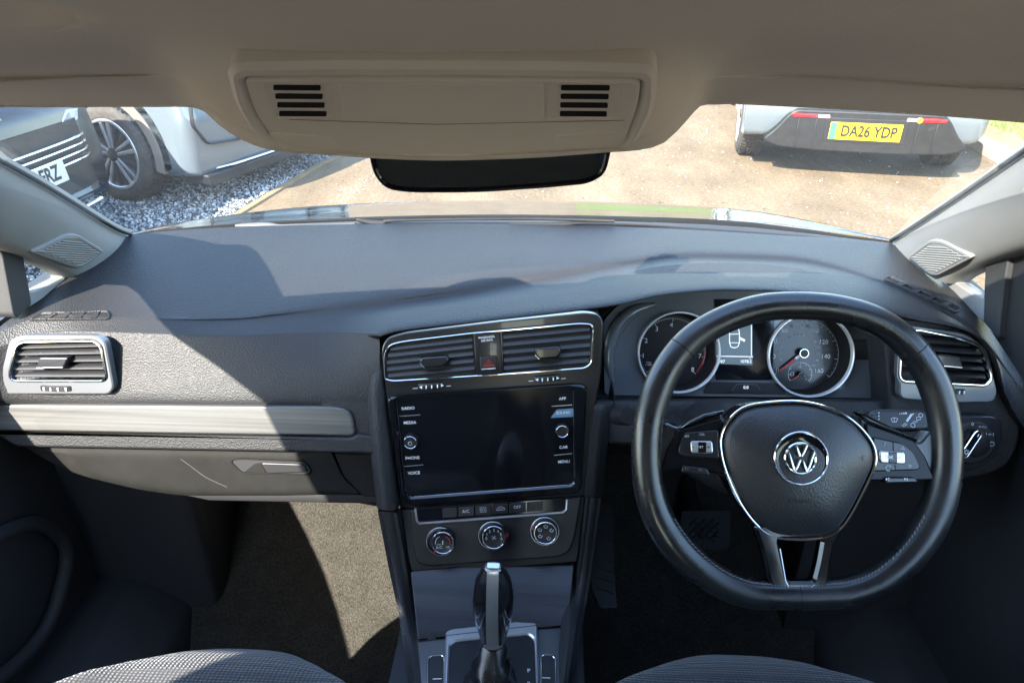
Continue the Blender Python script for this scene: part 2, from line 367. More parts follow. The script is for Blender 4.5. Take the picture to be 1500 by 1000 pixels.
# raised airbag lettering on the left face
PLF = Pl(atY(205, 577, .829), (1, 0, 0), V(atY(205, 545, .846))-V(atY(205, 590, .827)))
T = MB(); T.text(PLF, 'AIRBAG', 205, 576.5, 5.5, (1, .02), .0012, sx=1.15, bold=.01); drape(T, DB, PLF.n, .0005); part(T, 'lettering', M['dark'], dash)
# ---- demister slots ------------------------------------------------------
def slot_vent(px, name='demister_vent'):
    o = ccw([(x, -y) for x, y in rpoly([(x, y) for x, y in px], 5)]); K = 64; o = resamp(o, K)
    def dr(off, h):
        out = []
        for x, y in inset(o, off):
            p = bhit(DB, x, -y) or atY(x, -y, .9); out.append(p+V((0, -.45, .9))*h)
        return out
    t = MB(); t.rings([dr(2.2, .0006), dr(4.0, .0008)]+[[sum(dr(3, .001), V())/K]*K]); r = part(t, name, M['void'])
    f = MB(); f.rings([dr(-.5, .0), dr(.2, .003), dr(1.4, .003), dr(2.4, .0008)]); part(f, 'frame', M['dash'], r)
    A = [V(q) for q in px]
    for k in range(1, 5):
        s_ = k/5; p, q = A[0].lerp(A[1], s_), A[3].lerp(A[2], s_); m = MB()
        w = (A[1]-A[0])*.035; pts = [p.lerp(q, .2)-w, p.lerp(q, .2)+w, p.lerp(q, .85)+w*1.6, p.lerp(q, .85)-w*.4]
        lo = [(bhit(DB, *x) or atY(*x, .9)) for x in pts]; m.rings([[v+V((0, -.45, .9))*.0008 for v in lo], [v+V((0, -.45, .9))*.0024 for v in lo]], cap0=True, cap1=True); part(m, 'divider', M['dash'] if px[0][0] < 700 else M['hard'], r)
    return r
slot_vent([(42, 470), (162, 469), (160, 455), (62, 458)])
slot_vent([(1292, 409), (1400, 460), (1410, 452), (1304, 404)])
# ---- round-cornered air vents -------------------------------------------
def bar(mb, pl, p, q, th, dep, h0, tilt=.0):
    a = pl.hit(*p); b = pl.hit(*q)
    pts = [(0, 0), (th*.35, -.0012), (th, -dep*.25), (th+tilt, -dep), (tilt*.6, -dep), (-th*.2, -.002)]
    rs = [[pl.P(x, y+dy, h0+dh) for dy, dh in pts] for x, y in (a, b)]
    return mb.rings(rs, cap0=True, cap1=True)
def vent(pl, inner, surround=None, slats=(), tab=None, wheel=None, ringw=.0028, smat='hard', sur_mat='panel', ticks=4, arrows=False):
    mb = MB(); mb.prism(inner, pl, -.045, -.030); r = part(mb, 'air_vent', M['void'])
    c = MB(); c.ring(inset(ccw(inner), -ringw), inner, pl, -.004, .0035, .001, 140, hi=-.03); part(c, 'chrome_surround', M['chrome'], r)
    if surround:
        f = MB(); f.ring(surround, inset(ccw(inner), -ringw), pl, -.012, .001, .0018, 140); part(f, 'frame', M[sur_mat], r)
    for p, q in slats:
        s = MB(); bar(s, pl, p, q, .0052, .018, -.002, .004); part(s, 'slat', M[smat], r)
    if tab:
        t = MB(); t.prism(rpoly(pl.L(tab), .003), pl, -.014, .006, .002); lo = pl.L(tab)
        tb = part(t, 'control_tab', M['panel'], r)
        k = sorted(lo, key=lambda q: q[1])[:2]; k.sort(); e = MB(); e.line(pl, [(k[0][0]+.001, k[0][1]+.001), (k[1][0]-.001, k[1][1]+.001)], .0012, .0063); part(e, 'edge_line', M['satin'], tb)
    if wheel:
        wq = pl.L(wheel); w = MB(); n = 14
        cx = sum(q[0] for q in wq)/4; cyy = sum(q[1] for q in wq)/4; hw = abs(wq[1][0]-wq[0][0])/2; hh = abs(wq[0][1]-wq[3][1])/2
        sl = (wq[1][1]-wq[0][1])/(wq[1][0]-wq[0][0])
        rs = []
        for i in range(n+1):
            a = cx-hw+2*hw*i/n; u_ = 2*i/n-1; z = .004*math.sqrt(max(0, 1-u_*u_))
            rs.append([pl.P(a, cyy+sl*(a-cx)-hh, .0005), pl.P(a, cyy+sl*(a-cx)-hh*.7, .001+z), pl.P(a, cyy+sl*(a-cx)+hh*.7, .001+z), pl.P(a, cyy+sl*(a-cx)+hh, .0005)])
        w.rings(rs, closed=False); tw = part(w, 'thumb_wheel', M['hard'], r)
        g = MB()
        for i in range(ticks):
            a = cx-hw*.7+1.4*hw*i/(ticks-1); b = cyy+sl*(a-cx); z = .0052*math.sqrt(max(.1, 1-((a-cx)/hw)**2))+.0008
            if i == 0 and arrows: g.add([pl.P(a+.002, b-hh*.5, z), pl.P(a+.002, b+hh*.5, z), pl.P(a-.003, b, z)], [[0, 1, 2]])
            else: g.line(pl, [(a, b-hh*.55), (a, b+hh*.55)], .0016, z)
        part(g, 'grip_mark', M['white'], tw)
        if arrows:
            g = MB(); g.line(pl, [(cx-hw*1.45, cyy-hh*.9-sl*hw*1.45), (cx-hw*.98, cyy-hh*.8-sl*hw)], .0009, .0012); g.line(pl, [(cx+hw*.98, cyy-hh*.7+sl*hw), (cx+hw*1.45, cyy-hh*.6+sl*hw*1.45)], .0009, .0012); part(g, 'marking', M['white'], r)
    return r
PV = plane2(85, 490, .845, 578, .822, (1, .03, 0))
inn = rpoly(PV.L([(15, 556), (26, 508), (34, 502), (138, 500), (147, 507), (155, 552), (150, 556)]), .012)
sur = rpoly(PV.L([(-6, 573), (14, 498), (30, 491), (140, 491), (154, 499), (167, 568), (160, 577), (0, 577)]), .012)
sl = [((25, 511), (144, 508)), ((22, 520.5), (147, 518.5)), ((18, 531), (150, 529.5)), ((15, 542), (152, 541)), ((14, 552), (153, 552))]
vent(PV, inn, sur, sl, [(61, 522), (104, 522), (97, 537), (57, 538)], [(60, 563.5), (106, 564.5), (106, 573), (60, 572)], smat='hard', sur_mat='silver_paint')['label'] = 'sunlit passenger side air vent at the far left of the dashboard'
PRV = plane2(1400, 485, .856, 585, .826, (1, -.02, 0))
inn = rpoly(PRV.L([(1318, 556), (1322, 488), (1342, 484), (1407, 497), (1432, 508), (1443, 527), (1449, 555), (1442, 562)]), .009)
sur = rpoly(PRV.L([(1317, 584), (1319, 481), (1336, 478), (1415, 489), (1446, 511), (1461, 575), (1455, 589), (1400, 590)]), .010)
sl = [((1326, 499), (1420, 506)), ((1322, 511), (1438, 520)), ((1320, 523), (1441, 531)), ((1320, 536), (1444, 543)), ((1320, 548), (1446, 555))]
vent(PRV, inn, sur, sl, [(1366, 517), (1404, 521), (1407, 538), (1370, 535)], [(1391, 568.5), (1413, 569), (1413, 578), (1391, 577)], smat='hard', sur_mat='silver_paint', ticks=3)['label'] = 'driver side air vent with silver frame, half behind the steering wheel'
# ---- silver trim strip and glovebox --------------------------------------
PT = plane2(260, 588, .826, 660, .802)
t = MB(); t.prism(rpoly(PT.L([(-70, 591), (488, 594.5), (514, 600), (521, 634), (515, 638), (-70, 629)]), [.004, .012, .02, .01, .006, .004]), PT, -.03, .003, .003); strip_o = part(t, 'trim_strip', M['trim'], label='brushed silver trim strip across the passenger dashboard')
t = MB(); t.prism(rpoly(PT.L([(-70, 631), (516, 639.5), (524, 634), (560, 640), (560, 664), (430, 661), (26, 653.5), (-6, 634)]), .006), PT, -.05, .004, .004); t.prism(PT.L([(470, 586), (575, 588), (575, 668), (470, 660)]), PT, -.06, -.003); part(t, 'dashboard_ledge', M['dash'])
PG = plane2(280, 655, .812, 728, .79)
t = MB(); t.prism(rpoly(PG.L([(34, 655.5), (430, 662.5), (484, 663.5), (500, 700), (526, 724.5), (400, 727), (262, 727), (205, 719), (120, 699), (75, 681)]), [.004, .004, .005, .01, .005, .004, .02, .02, .02, .02]), PG, -.25, -.006, 0)
t = MB(); t.dome(dedupe(rpoly(PG.L([(34, 655.5), (430, 662.5), (484, 663.5), (500, 700), (526, 724.5), (400, 727), (262, 727), (205, 719), (120, 699), (75, 681)]), [.004, .004, .005, .01, .005, .004, .02, .02, .02, .02])), PG, -.20, -.004, .0, n=9, ex=9)
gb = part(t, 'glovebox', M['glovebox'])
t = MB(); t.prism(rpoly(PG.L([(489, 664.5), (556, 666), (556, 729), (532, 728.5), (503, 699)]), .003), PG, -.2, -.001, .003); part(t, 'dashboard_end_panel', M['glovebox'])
t = MB(); ho = rpoly(PG.L([(338, 674), (352, 672), (446, 676), (455, 688), (450, 693), (356, 691)]), .006); t.prism(ho, PG, .0, .0008); hd = part(t, 'handle_recess', M['dark'], gb)
t = MB(); t.ring(inset(ccw(ho), -.002), ho, PG, 0, .0025, .0008); part(t, 'recess_rim', M['glovebox'], gb)
t = MB(); t.prism(rpoly(PG.L([(383, 676), (446, 678), (452, 690), (392, 692)]), .005), PG, .0008, .004, .0015); part(t, 'handle', M['hard'], gb); t = MB(); t.prism(rpoly(PG.L([(357, 691), (374, 678), (383, 677), (391, 692)]), .003), PG, .0006, .002, .0008); part(t, 'recess_slope', M['glovebox'], gb)
t = MB()
sc_ = spl2(PG.L([(266, 671), (282, 684), (300, 697), (318, 706), (330, 710)]), 6)[:-6]
for off in (0, .0010): t.line(PG, [(a+off*random.uniform(.3, 1), b-off) for a, b in sc_[random.randint(0, 3):]], .0004, .0005)
for k in range(0):
    q = PG.hit(random.uniform(140, 480), random.uniform(672, 718)); t.line(PG, [q, (q[0]+random.uniform(-.007, .007), q[1]+random.uniform(-.004, .002))], .0005, .0005)
part(t, 'scratch', M['scuff'], gb)
t = MB(); t.prism(PG.L([(255, 728), (560, 729), (562, 743), (300, 738)]), PG, -.22, -.012, .002); part(t, 'under_dash_panel', M['dark'])
# ---- centre stack --------------------------------------------------------
PS = plane2(720, 485, .852, 735, .785)
out = rpoly(PS.L([(557, 512), (565, 496), (590, 488.5), (720, 473), (858, 458.5), (876, 461), (884, 470), (881, 548), (866, 640), (858, 726), (852, 729), (604, 748), (586, 747), (572, 640)]), .012)
t = MB(); t.prism(out, PS, -.08, -.004, .002); stack = part(t, 'centre_stack', M['panel'])
chr_o = rpoly(PS.L([(563, 556), (562, 518), (570, 504), (590, 499), (690, 487), (850, 472.5), (868, 474), (871, 484), (868, 532), (858, 540), (735, 549), (690, 552), (575, 559)]), [.004, .012, .014, .01, .004, .01, .014, .012, .014, .012, .004, .004, .008])
chr_i = inset(ccw(chr_o), .0022)
t = MB(); t.ring(chr_o, chr_i, PS, -.004, .002, .0008, 180); part(t, 'chrome_surround', M['chrome'], stack)
li = rpoly(PS.L([(566, 556), (565, 512), (575, 503.5), (692, 490), (697, 551), (572, 556.5)]), [.004, .008, .01, .001, .001, .004])
ri = rpoly(PS.L([(735, 485.5), (853, 475), (868, 478), (865, 530), (856, 538), (737, 547)]), [.001, .01, .012, .012, .01, .001])
def cvent(inner, slats, tab, wheel, lab):
    mb = MB(); mb.prism(inner, PS, -.0038, -.0025); r = part(mb, 'air_vent', M['void'], label=lab)
    for p, q in slats:
        s = MB(); bar(s, PS, p, q, .0055, .014, .0005, .006); part(s, 'slat', M['hard'], r)
    t = MB(); t.prism(rpoly(PS.L(tab), .003), PS, -.003, .0085, .0025); tb = part(t, 'control_tab', M['panel'], r)
    lo = PS.L(tab); e = MB(); e.line(PS, [lo[-1], lo[-2]], .001, .0068); e.line(PS, [lo[-1], lo[-2]], .0008, .0072); part(e, 'edge_line', M['satin'], tb)
    return r
sl = [((572, 513), (692, 499.5)), ((568, 523), (692, 509.5)), ((567, 533), (693, 520)), ((567, 543), (694, 530.5)), ((568, 552.5), (695, 541))]
v1 = cvent(li, sl, [(617, 522), (656, 519), (659, 527), (651, 534), (623, 537), (616, 529)], None, 'left one of the two black air vents above the screen')
sl = [((737, 496), (864, 484)), ((737, 507), (865, 495.5)), ((737, 518.5), (865, 507.5)), ((738, 530), (865, 519.5)), ((738, 541.5), (863, 530))]
v2 = cvent(ri, sl, [(783, 508), (820, 505), (822, 515), (816, 522), (790, 524), (784, 518)], None, 'right one of the two black air vents above the screen')
def thumb(q, par):
    wq = PS.L(q); w = MB(); cx = sum(a[0] for a in wq)/4; cyy = sum(a[1] for a in wq)/4; hw = abs(wq[1][0]-wq[0][0])/2; hh = abs(wq[0][1]-wq[3][1])/2; s_ = (wq[1][1]-wq[0][1])/(2*hw)
    rs = []
    for i in range(15):
        u_ = 2*i/14-1; a = cx+hw*u_; b = cyy+s_*(a-cx); z = .0055*math.sqrt(max(0, 1-u_*u_))-.003
        rs.append([PS.P(a, b-hh, z-.001), PS.P(a, b-hh*.7, z), PS.P(a, b+hh*.7, z), PS.P(a, b+hh, z-.001)])
    w.rings(rs, closed=False); tw = part(w, 'thumb_wheel', M['hard'], par); g = MB()
    for i, u_ in enumerate((-.78, -.36, .05, .46, .82)):
        a = cx+hw*u_; b = cyy+s_*(a-cx); z = .0055*math.sqrt(1-u_*u_)-.0018
        if i in (0, 4): d = .0035*(1 if i == 0 else -1); g.add([PS.P(a+d*.6, b-hh*.6, z), PS.P(a+d*.6, b+hh*.6, z), PS.P(a-d*.6, b, z)], [[0, 1, 2]])
        else: g.line(PS, [(a, b-hh*.6), (a, b+hh*.6)], .0015, z)
    part(g, 'grip_mark', M['white'], tw)
    g = MB()
    for k in (-1, 1): g = MB(); g.line(PS, [(cx+k*hw*1.04, cyy+s_*k*hw-hh*.55), (cx+k*hw*1.4, cyy+s_*k*hw*1.4-hh*.55)], .0009, -.0026); part(g, 'marking', M['white'], par)
thumb([(612, 562.5), (652, 559.5), (652, 568), (612, 571)], v1); thumb([(782, 552), (821, 549), (821, 557), (782, 560)], v2)
t = MB(); t.prism(PS.L([(694, 489), (733, 485), (737, 548), (698, 551.5)]), PS, -.0038, .0015, .001); cp = part(t, 'vent_divider_panel', M['panel'])
t = MB(); t.text(PS, 'PASSENGER', 713, 493.5, 3.2, (1, -.1), .0018, bold=.008); t.text(PS, 'AIR BAG', 713.3, 498, 3.2, (1, -.1), .0018, bold=.008); part(t, 'lettering', M['white'], cp)
t = MB(); t.text(PS, 'OFF', 707, 512, 2.4, (1, -.1), .0018); t.text(PS, 'ON', 720, 511, 2.4, (1, -.1), .0018); part(t, 'indicator_lettering', M['dark'], cp)
t = MB(); hb = rpoly(PS.L([(703, 522), (728, 520), (729, 541), (704, 543)]), .003); t.prism(hb, PS, 0, .0045, .0015); hz = part(t, 'hazard_button', M['hard'])
t = MB(); tri = PS.L([(708.5, 535), (716.5, 525.5), (724, 533.5)]); t.line(PS, tri, .0013, .0048, True); t.line(PS, [tuple(sum(q[i] for q in tri)/3+(p[i]-sum(q[i] for q in tri)/3)*.42 for i in (0, 1)) for p in tri], .0011, .0048, True); part(t, 'warning_triangle', M['red'], hz)
t = MB(); t.line(PS, PS.L([(706, 539.5), (726, 538)]), .0009, .0048); part(t, 'marking', M['white'], hz)
# infotainment screen
t = MB(); so_ = rpoly(PS.L([(567, 581), (852, 562), (860, 568), (852, 712), (845, 722), (604, 740), (590, 734)]), .008)
si_ = rpoly(PS.L([(580, 581.5), (839.5, 565.5), (841, 704), (836, 709), (601, 727), (595, 722)]), .004)
t.ring(so_, si_, PS, -.004, .004, .0025, 140, hi=-.002); scr = part(t, 'infotainment_screen', M['piano'], label='dark switched-off touchscreen in a gloss frame')
t = MB(); t.prism(si_, PS, -.004, .0005); gl = part(t, 'glass_panel', M['piano'], scr)
t = MB(); t.tube([PS.P(a, b, .001) for a, b in inset(ccw(si_), -.0004)], .0006, 6, True); part(t, 'edge_line', M['satin'], scr)
t = MB()
for s_, x, y in (('RADIO', 598, 597.5), ('MEDIA', 600.5, 618.5), ('PHONE', 604.5, 670), ('VOICE', 606.5, 692), ('APP', 824, 583.5), ('CAR', 825.5, 654.5), ('MENU', 826, 675.5)): t = MB(); t.text(PS, s_, x, y, 4.4, (1, -.055), .001, bold=.004); part(t, 'lettering', M['white'], scr)
t = MB()
for a, b in (((585, 609), (616, 607)), ((592, 682.5), (620, 680)), ((808, 594.5), (838, 592.5)), ((812, 666), (838, 663.5))): t = MB(); t.line(PS, PS.L([a, b]), .0009, .001); part(t, 'divider_line', M['satin'], scr)
M['soundtab'] = mat('pale_blue_touch_tab', (.14, .24, .34), .4)
t = MB(); t.prism(PS.L([(806.5, 611.5), (815.5, 599.5), (839.5, 597.5), (840, 609), (838, 610)]), PS, .0006, .0009); sb = part(t, 'sound_tab', M['soundtab'], scr)
t = MB(); t.text(PS, 'SOUND', 825, 604, 4.2, (1, -.055), .0012, bold=.01); part(t, 'sound_lettering', M['white'], scr)
def kn(pl, x, y, r, name, parent, h=.010, facem='hard', rw=.12):
    c = pl.hit(x, y); R = r*pl.sc(x, y)
    t = MB(); t.lathe(pl, c, [(R*1.12, .0), (R*1.1, .002), (R*1.02, h*.5), (R*.98, h*.98), (R*.9, h), (R*.84, h-.001), (0.0005, h-.001)], 48); k = part(t, name, M[facem], parent)
    t = MB(); t.ring(circ(c, R), circ(c, R*(1-rw)), pl, h*.8, h+.0009, .0003, 64); part(t, 'chrome_ring', M['chrome'], k if parent is CAR else parent); return k, c, R
kn(PS, 602.5, 645, 9.6, 'rotary_knob', scr, .008); kn(PS, 823.5, 629, 9.2, 'rotary_knob', scr, .008)
t = MB(); c = PS.hit(602.5, 646); t.line(PS, circ(c, .0026, 20), .0007, .009, True); part(t, 'power_symbol', M['grey'], scr)
# climate panel
PC = plane2(720, 738, .785, 822, .752)
t = MB(); t.prism(rpoly(PC.L([(586, 748), (858, 726), (846, 824), (604, 843), (598, 820)]), .004), PC, -.06, -.003, .002); clm = part(t, 'climate_panel', M['dark'], label='black heater control panel with three round knobs')
t = MB(); t.prism(rpoly(PC.L([(601, 746), (852, 727), (843, 785), (834, 808), (818, 815), (628, 829), (611, 824), (604, 800)]), [.003, .003, .01, .014, .012, .012, .014, .01]), PC, -.003, .003, .003); part(t, 'raised_panel', M['hard'], clm)
U = PC.L([(609, 742.5), (611.5, 761), (615, 765), (824, 749), (829.5, 744.5), (830.5, 729.5)]); U = [PC.P(a, b, .0045) for a, b in U]
t = MB(); t.tube([U[0]] + spl(U[1:3], 4, False) + spl(U[3:5], 4, False) + [U[5]], .0016, 8); part(t, 'chrome_rail', M['satin'], clm)
t = MB(); t.prism(rpoly(PC.L([(612, 743), (829, 728), (828, 747), (614, 762.5)]), .002), PC, .002, .0034, .0006); part(t, 'button_bar', M['piano'], clm)
xs_ = [648, 671, 696, 721, 745.5, 771, 796]
for i in range(6):
    a, b = xs_[i]+.7, xs_[i+1]-.7; f = lambda x, o: 738.5-(x-708)*.073+o
    t = MB(); t.prism(rpoly(PC.L([(a, f(a, 0)), (b, f(b, 0)), (b, f(b, 14)), (a, f(a, 14))]), .0012), PC, .003, .0046, .0007); part(t, 'button', M['hard'], clm)
t = MB(); d_ = (1, -.073)
t.text(PC, 'A/C', 683, 747, 4.6, d_, .005, bold=.008); t.text(PC, 'OFF', 758, 740.8, 4.4, d_, .005, bold=.008)
t.line(PC, PC.L([(703.5, 741.5), (712, 741), (712.5, 747.5), (704, 748)]), .0006, .005, True)
for k in range(3): t.line(PC, PC.L([(705.5+k*2.3, 746.5), (705+k*2.3, 744.5), (706+k*2.3, 743)]), .0005, .005)
t.line(PC, PC.L([(727.5, 744.5), (729.5, 742), (731.5, 740.5), (735, 740), (737, 741.5), (739.5, 742.5), (739.5, 744.5), (728, 745.3)]), .0006, .005, True); t.line(PC, PC.L([(730.5, 743.3), (736, 742.8)]), .0005, .005)
part(t, 'button_symbol', M['grey'], clm)
for (bx, by, fx, fy, r) in ((646.3, 790.5, 648.5, 795, 16.8), (722.3, 782, 723.5, 787, 17.6), (798, 775.5, 799, 780.5, 17.2)):
    c = PC.hit(bx, by); R = 21*PC.sc(bx, by)
    t = MB(); t.lathe(PC, c, [(R, .003), (R, .0055), (R*.93, .0075), (R*.86, .008), (R*.83, .006), (.0005, .006)], 56); k = part(t, 'climate_knob', M['hard'])
    t = MB(); t.ring(circ(c, R*1.0), circ(c, R*.95), PC, .004, .0066, .0003, 64); part(t, 'base_ring', M['satin'], k)
    hh = .018; c2 = PC.hit(fx, fy, hh); R2 = r*PC.sc(fx, fy)*.97
    t = MB(); t.lathe(PC, c2, [(R2*1.06, .005), (R2*1.05, hh*.6), (R2*.97, hh), (R2*.88, hh-.001), (.0005, hh-.001)], 56); part(t, 'knob_cap', M['hard'], k)
    t = MB(); t.ring(circ(c2, R2), circ(c2, R2*.91), PC, hh*.85, hh+.0008, .0003, 72); part(t, 'chrome_ring', M['chrome'], k)
    g = MB(); rd = MB(); P3 = Pl(PC.P(0, 0, hh), PC.u, PC.v); S = R2/17.0
    def pt(a, b): return (c2[0]+a*S, c2[1]+b*S)
    if bx < 700:
        g.line(P3, [pt(11*math.cos(a), 11*math.sin(a)) for a in np.linspace(math.radians(190), math.radians(115), 14)], .0008, 0); rd.line(P3, [pt(11*math.cos(a), 11*math.sin(a)) for a in np.linspace(math.radians(70), math.radians(-10), 14)], .0008, 0)
        g.line(P3, [pt(0, -2), pt(0, 4)], .0014, 0); g.text(P3, 'A/C', fx-5.2, fy+6.5, 4.2, (1, -.1), 0); g.text(P3, 'HI', fx+7.5, fy+6, 3.2, (1, -.1), 0); g.line(P3, [pt(-9, -2.8), pt(-2, -2)], .0006, 0)
        rr_ = pt(-13, -16.5)
    elif bx < 760:
        for i in range(7): a = math.radians(188-32.6*i); g.text(P3, str(i), fx+11.2*math.cos(a), fy-10.6*math.sin(a), 4.2, (1, -.07), 0)
        for i in range(4): a = math.radians(45+90*i); g.line(P3, [pt(0, 0), pt(3*math.cos(a), 3*math.sin(a)), pt(3.2*math.cos(a+.6), 3.2*math.sin(a+.6))], .0007, 0)
        rr_ = pt(18.5, 1)
    else:
        for i, a in enumerate((90, 155, 215, 300, 25)):
            a = math.radians(a); x, y = 9.5*math.cos(a), 9.5*math.sin(a)
            g.line(P3, [pt(x-3, y+1.5), pt(x-1, y-1.5), pt(x+2, y-1.5), pt(x+3, y+2)], .0009, 0); g.line(P3, [pt(x-1.2, y+2.4), pt(x+.8, y+2.4)], .0014, 0)
        rr_ = pt(-18, 5)
    part(g, 'dial_marking', M['grey'], k); rd.prism(circ(rr_, .0016, 12), PC, .004, hh*.9, .0006) ; part(rd, 'red_pointer', M['red'], k)
# lower trim and console struts
PTm = plane2(720, 826, .755, 928, .668)
t = MB(); t.prism(rpoly(PTm.L([(601, 836), (843, 812), (832, 915), (612, 937)]), .003), PTm, -.03, 0, .0015); part(t, 'console_trim_panel', M['brushed'])
t = MB(); strip(t, [(553, 746), (566, 815), (580, 880), (590, 940), (598, 1000), (602, 1050)], [(584, 748), (600, 838), (608, 900), (614, 945), (620, 1000), (622, 1050)], [.775, .752, .715, .665, .60, .55], [.772, .75, .705, .655, .59, .545], .10)
strip(t, [(859, 727), (851, 800), (842, 860), (834, 915), (824, 1000), (820, 1050)], [(882, 726), (870, 810), (860, 880), (850, 930), (839, 1000), (835, 1050)], [.784, .76, .735, .672, .59, .545], [.79, .765, .725, .665, .60, .55], .10)
strip(t, [(856, 728), (862, 660), (868, 600), (872, 586)], [(884, 726), (890, 660), (898, 600), (902, 590)], [.786, .805, .825, .84], [.80, .815, .84, .85], .06)
part(t, 'console_side', M['dash'])
t = MB()
for x in (atY(585, 900, .69).x, atY(853, 900, .69).x): t.box((x-.006, .40, .22), (x+.006, .74, .50))
t.box((atY(585, 900, .69).x, .2, .2), (atY(853, 900, .69).x, .77, .545)); part(t, 'console_base', M['dark'])
M['spine'] = mat('soft_silver_spine', (.62, .64, .68), .33, metal=.75)
# ---- gear selector -------------------------------------------------------
PK = plane2(720, 930, .664, 1010, .578)
t = MB(); t.prism(PK.L([(612, 939), (833, 916.5), (818, 1060), (622, 1060)]), PK, -.03, 0, .001); con = part(t, 'console_top', M['silver_paint'])
so_ = rpoly(PK.L([(653, 928), (662, 924.5), (778, 911.5), (787, 917), (792, 1060), (649, 1060)]), [.006, .01, .01, .008, .001, .001]); si_ = rpoly(PK.L([(659, 948), (668, 942), (775, 932), (783, 940), (787, 1060), (655, 1060)]), [.012, .01, .01, .012, .001, .001])
t = MB(); t.ring(so_, si_, PK, -.002, .006, .002, 120, hi=.001); gs = part(t, 'gear_selector', M['satin'], label='black and silver automatic gear lever with leather gaiter')
t = MB(); t.prism(si_, PK, -.002, .0025); part(t, 'selector_panel', M['panel'], gs)
t = MB(); t.line(PK, PK.L([(612, 939.5), (652, 935.5)]), .0012, .0008); t.line(PK, PK.L([(652, 935.5), (700, 930), (788, 920)]), .0012, .0062); t.line(PK, PK.L([(789, 920), (832, 916.5)]), .0012, .0008); part(t, 'panel_joint', M['void'], con)
t = MB(); t.text(PK, 'P', 774.5, 984, 6.5, (1, -.08), .0029, bold=.01); t.text(PK, 'R', 775, 1003, 6.5, (1, -.08), .0029, bold=.01); part(t, 'gear_letter', M['white'], gs)
for q, dl in (([(627, 966), (632, 962), (650, 960.5), (648, 1060), (627, 1060)], ((634, 995), (647, 994.5))), ([(793, 960), (808, 960.5), (813, 966), (813, 1060), (794, 1060)], ((794, 993), (806, 993.5)))):
    o = rpoly(PK.L(q), .006); t = MB(); t.prism(o, PK, 0, .0012, .0005); b = part(t, 'console_button', M['hard'], con)
    t = MB(); t.ring(inset(ccw(o), -.0016), o, PK, 0, .0022, .0005); part(t, 'button_surround', M['chrome'], con); t = MB(); t.line(PK, PK.L(dl), .0012, .0015); part(t, 'button_marking', M['white'], con)
# lever: knob is a loft of rounded sections along a leaning axis
Yk = .605
def klev(y, w): a = atY(722.5-(y-880)*.004, y, Yk-(y-935)*-.0002); return a, w*(a-CAM).length/F/2
prof = [(828.5, 20), (829.5, 25), (833, 30), (840, 40), (850, 50), (862, 56), (876, 58), (890, 56), (905, 50), (918, 43), (928, 37), (934, 35)]
axk = (atY(722.5, 832, Yk)-atY(722.7, 934, Yk-.0)).normalized(); fw = V((0, -1, 0)); fw = (fw-axk*fw.dot(axk)).normalized(); rt = axk.cross(fw)*-1
t = MB(); rs = []
for y, w_ in prof:
    c, hw = klev(y, w_); rs.append([c+rt*(hw*math.copysign(abs(math.cos(a))**.85, math.cos(a)))+fw*(hw*.78*math.copysign(abs(math.sin(a))**.85, math.sin(a))) for a in [2*math.pi*k/36 for k in range(36)]])
t.rings(rs, cap0=True, cap1=True); part(t, 'lever_knob', M['knob'], gs, ang=60)
t = MB(); rs = []
for y, w_ in prof:
    c, hw = klev(y, w_); sw = min(hw*.98, 8.2*(c-CAM).length/F); f_ = hw*.78*max(.74 if y < 832 else .86, math.sqrt(max(0, 1-(sw/hw)**2)))
    rs.append([c+rt*(sw*k)+fw*(f_+.0018-(abs(k) == 1)*.0004) for k in (-1, -.6, 0, .6, 1)]+[c+rt*(-sw*k)+fw*(f_-.004) for k in (-1, 1)])
c, hw = klev(828.5, 20); sw = hw*.84; q8 = [c+rt*(sw*a)+fw*(hw*.72*b) for a, b in ((-1, .55), (-.8, .8), (.8, .8), (1, .62), (1, -.5), (-1, -.5))]; t.rings(rs, cap0=True, cap1=True); t.rings([[p-axk*.001 for p in q8], [p+axk*.0016 for p in q8]], cap0=True, cap1=True); part(t, 'lever_spine', M['spine'], gs, ang=50)
c0 = atY(722.7, 936, Yk); t = MB(); rs = []
for dy, r1 in ((0, .0118), (.001, .0124), (.004, .0124), (.009, .0118)): rs.append([c0-axk*dy+rt*(r1*math.cos(a))+fw*(r1*.85*math.sin(a)) for a in [2*math.pi*k/32 for k in range(32)]])
t.rings(rs, cap0=True, cap1=True); part(t, 'lever_collar', M['satin'], gs)
t = MB(); rs = []; base = V(PK.P(*PK.hit(718, 1010)))
for k in range(10):
    s = k/9; c = (c0-axk*.006).lerp(base, s); rx = .0145+.022*s**1.2+.0014*math.sin(s*17); ry = .013+.022*s; 
    rs.append([c+V((rx*math.cos(a)*(1+.05*math.sin(5*a+7*s)), -ry*math.sin(a)*(1+.05*math.cos(4*a+9*s)), 0)) for a in [2*math.pi*j/40 for j in range(40)]])
t.rings(rs, cap0=True, cap1=True); part(t, 'gaiter', M['leather'], gs, ang=70)
# stitching
t = MB()
for sx in (-.25, .12):
    for k in range(2, 26, 2):
        s = k/26; c = (c0-axk*.006).lerp(base, s); ry = .013+.022*s; rx = .0145+.022*s**1.2; x = rx*sx*1.6; a = c+V((x, -ry*1.03*math.sqrt(max(.1, 1-(x/rx)**2)), 0)); t.tube([a, a+V((0, -.0006, -.0022))], .0004, 5)
part(t, 'stitching', M['thread'], gs)
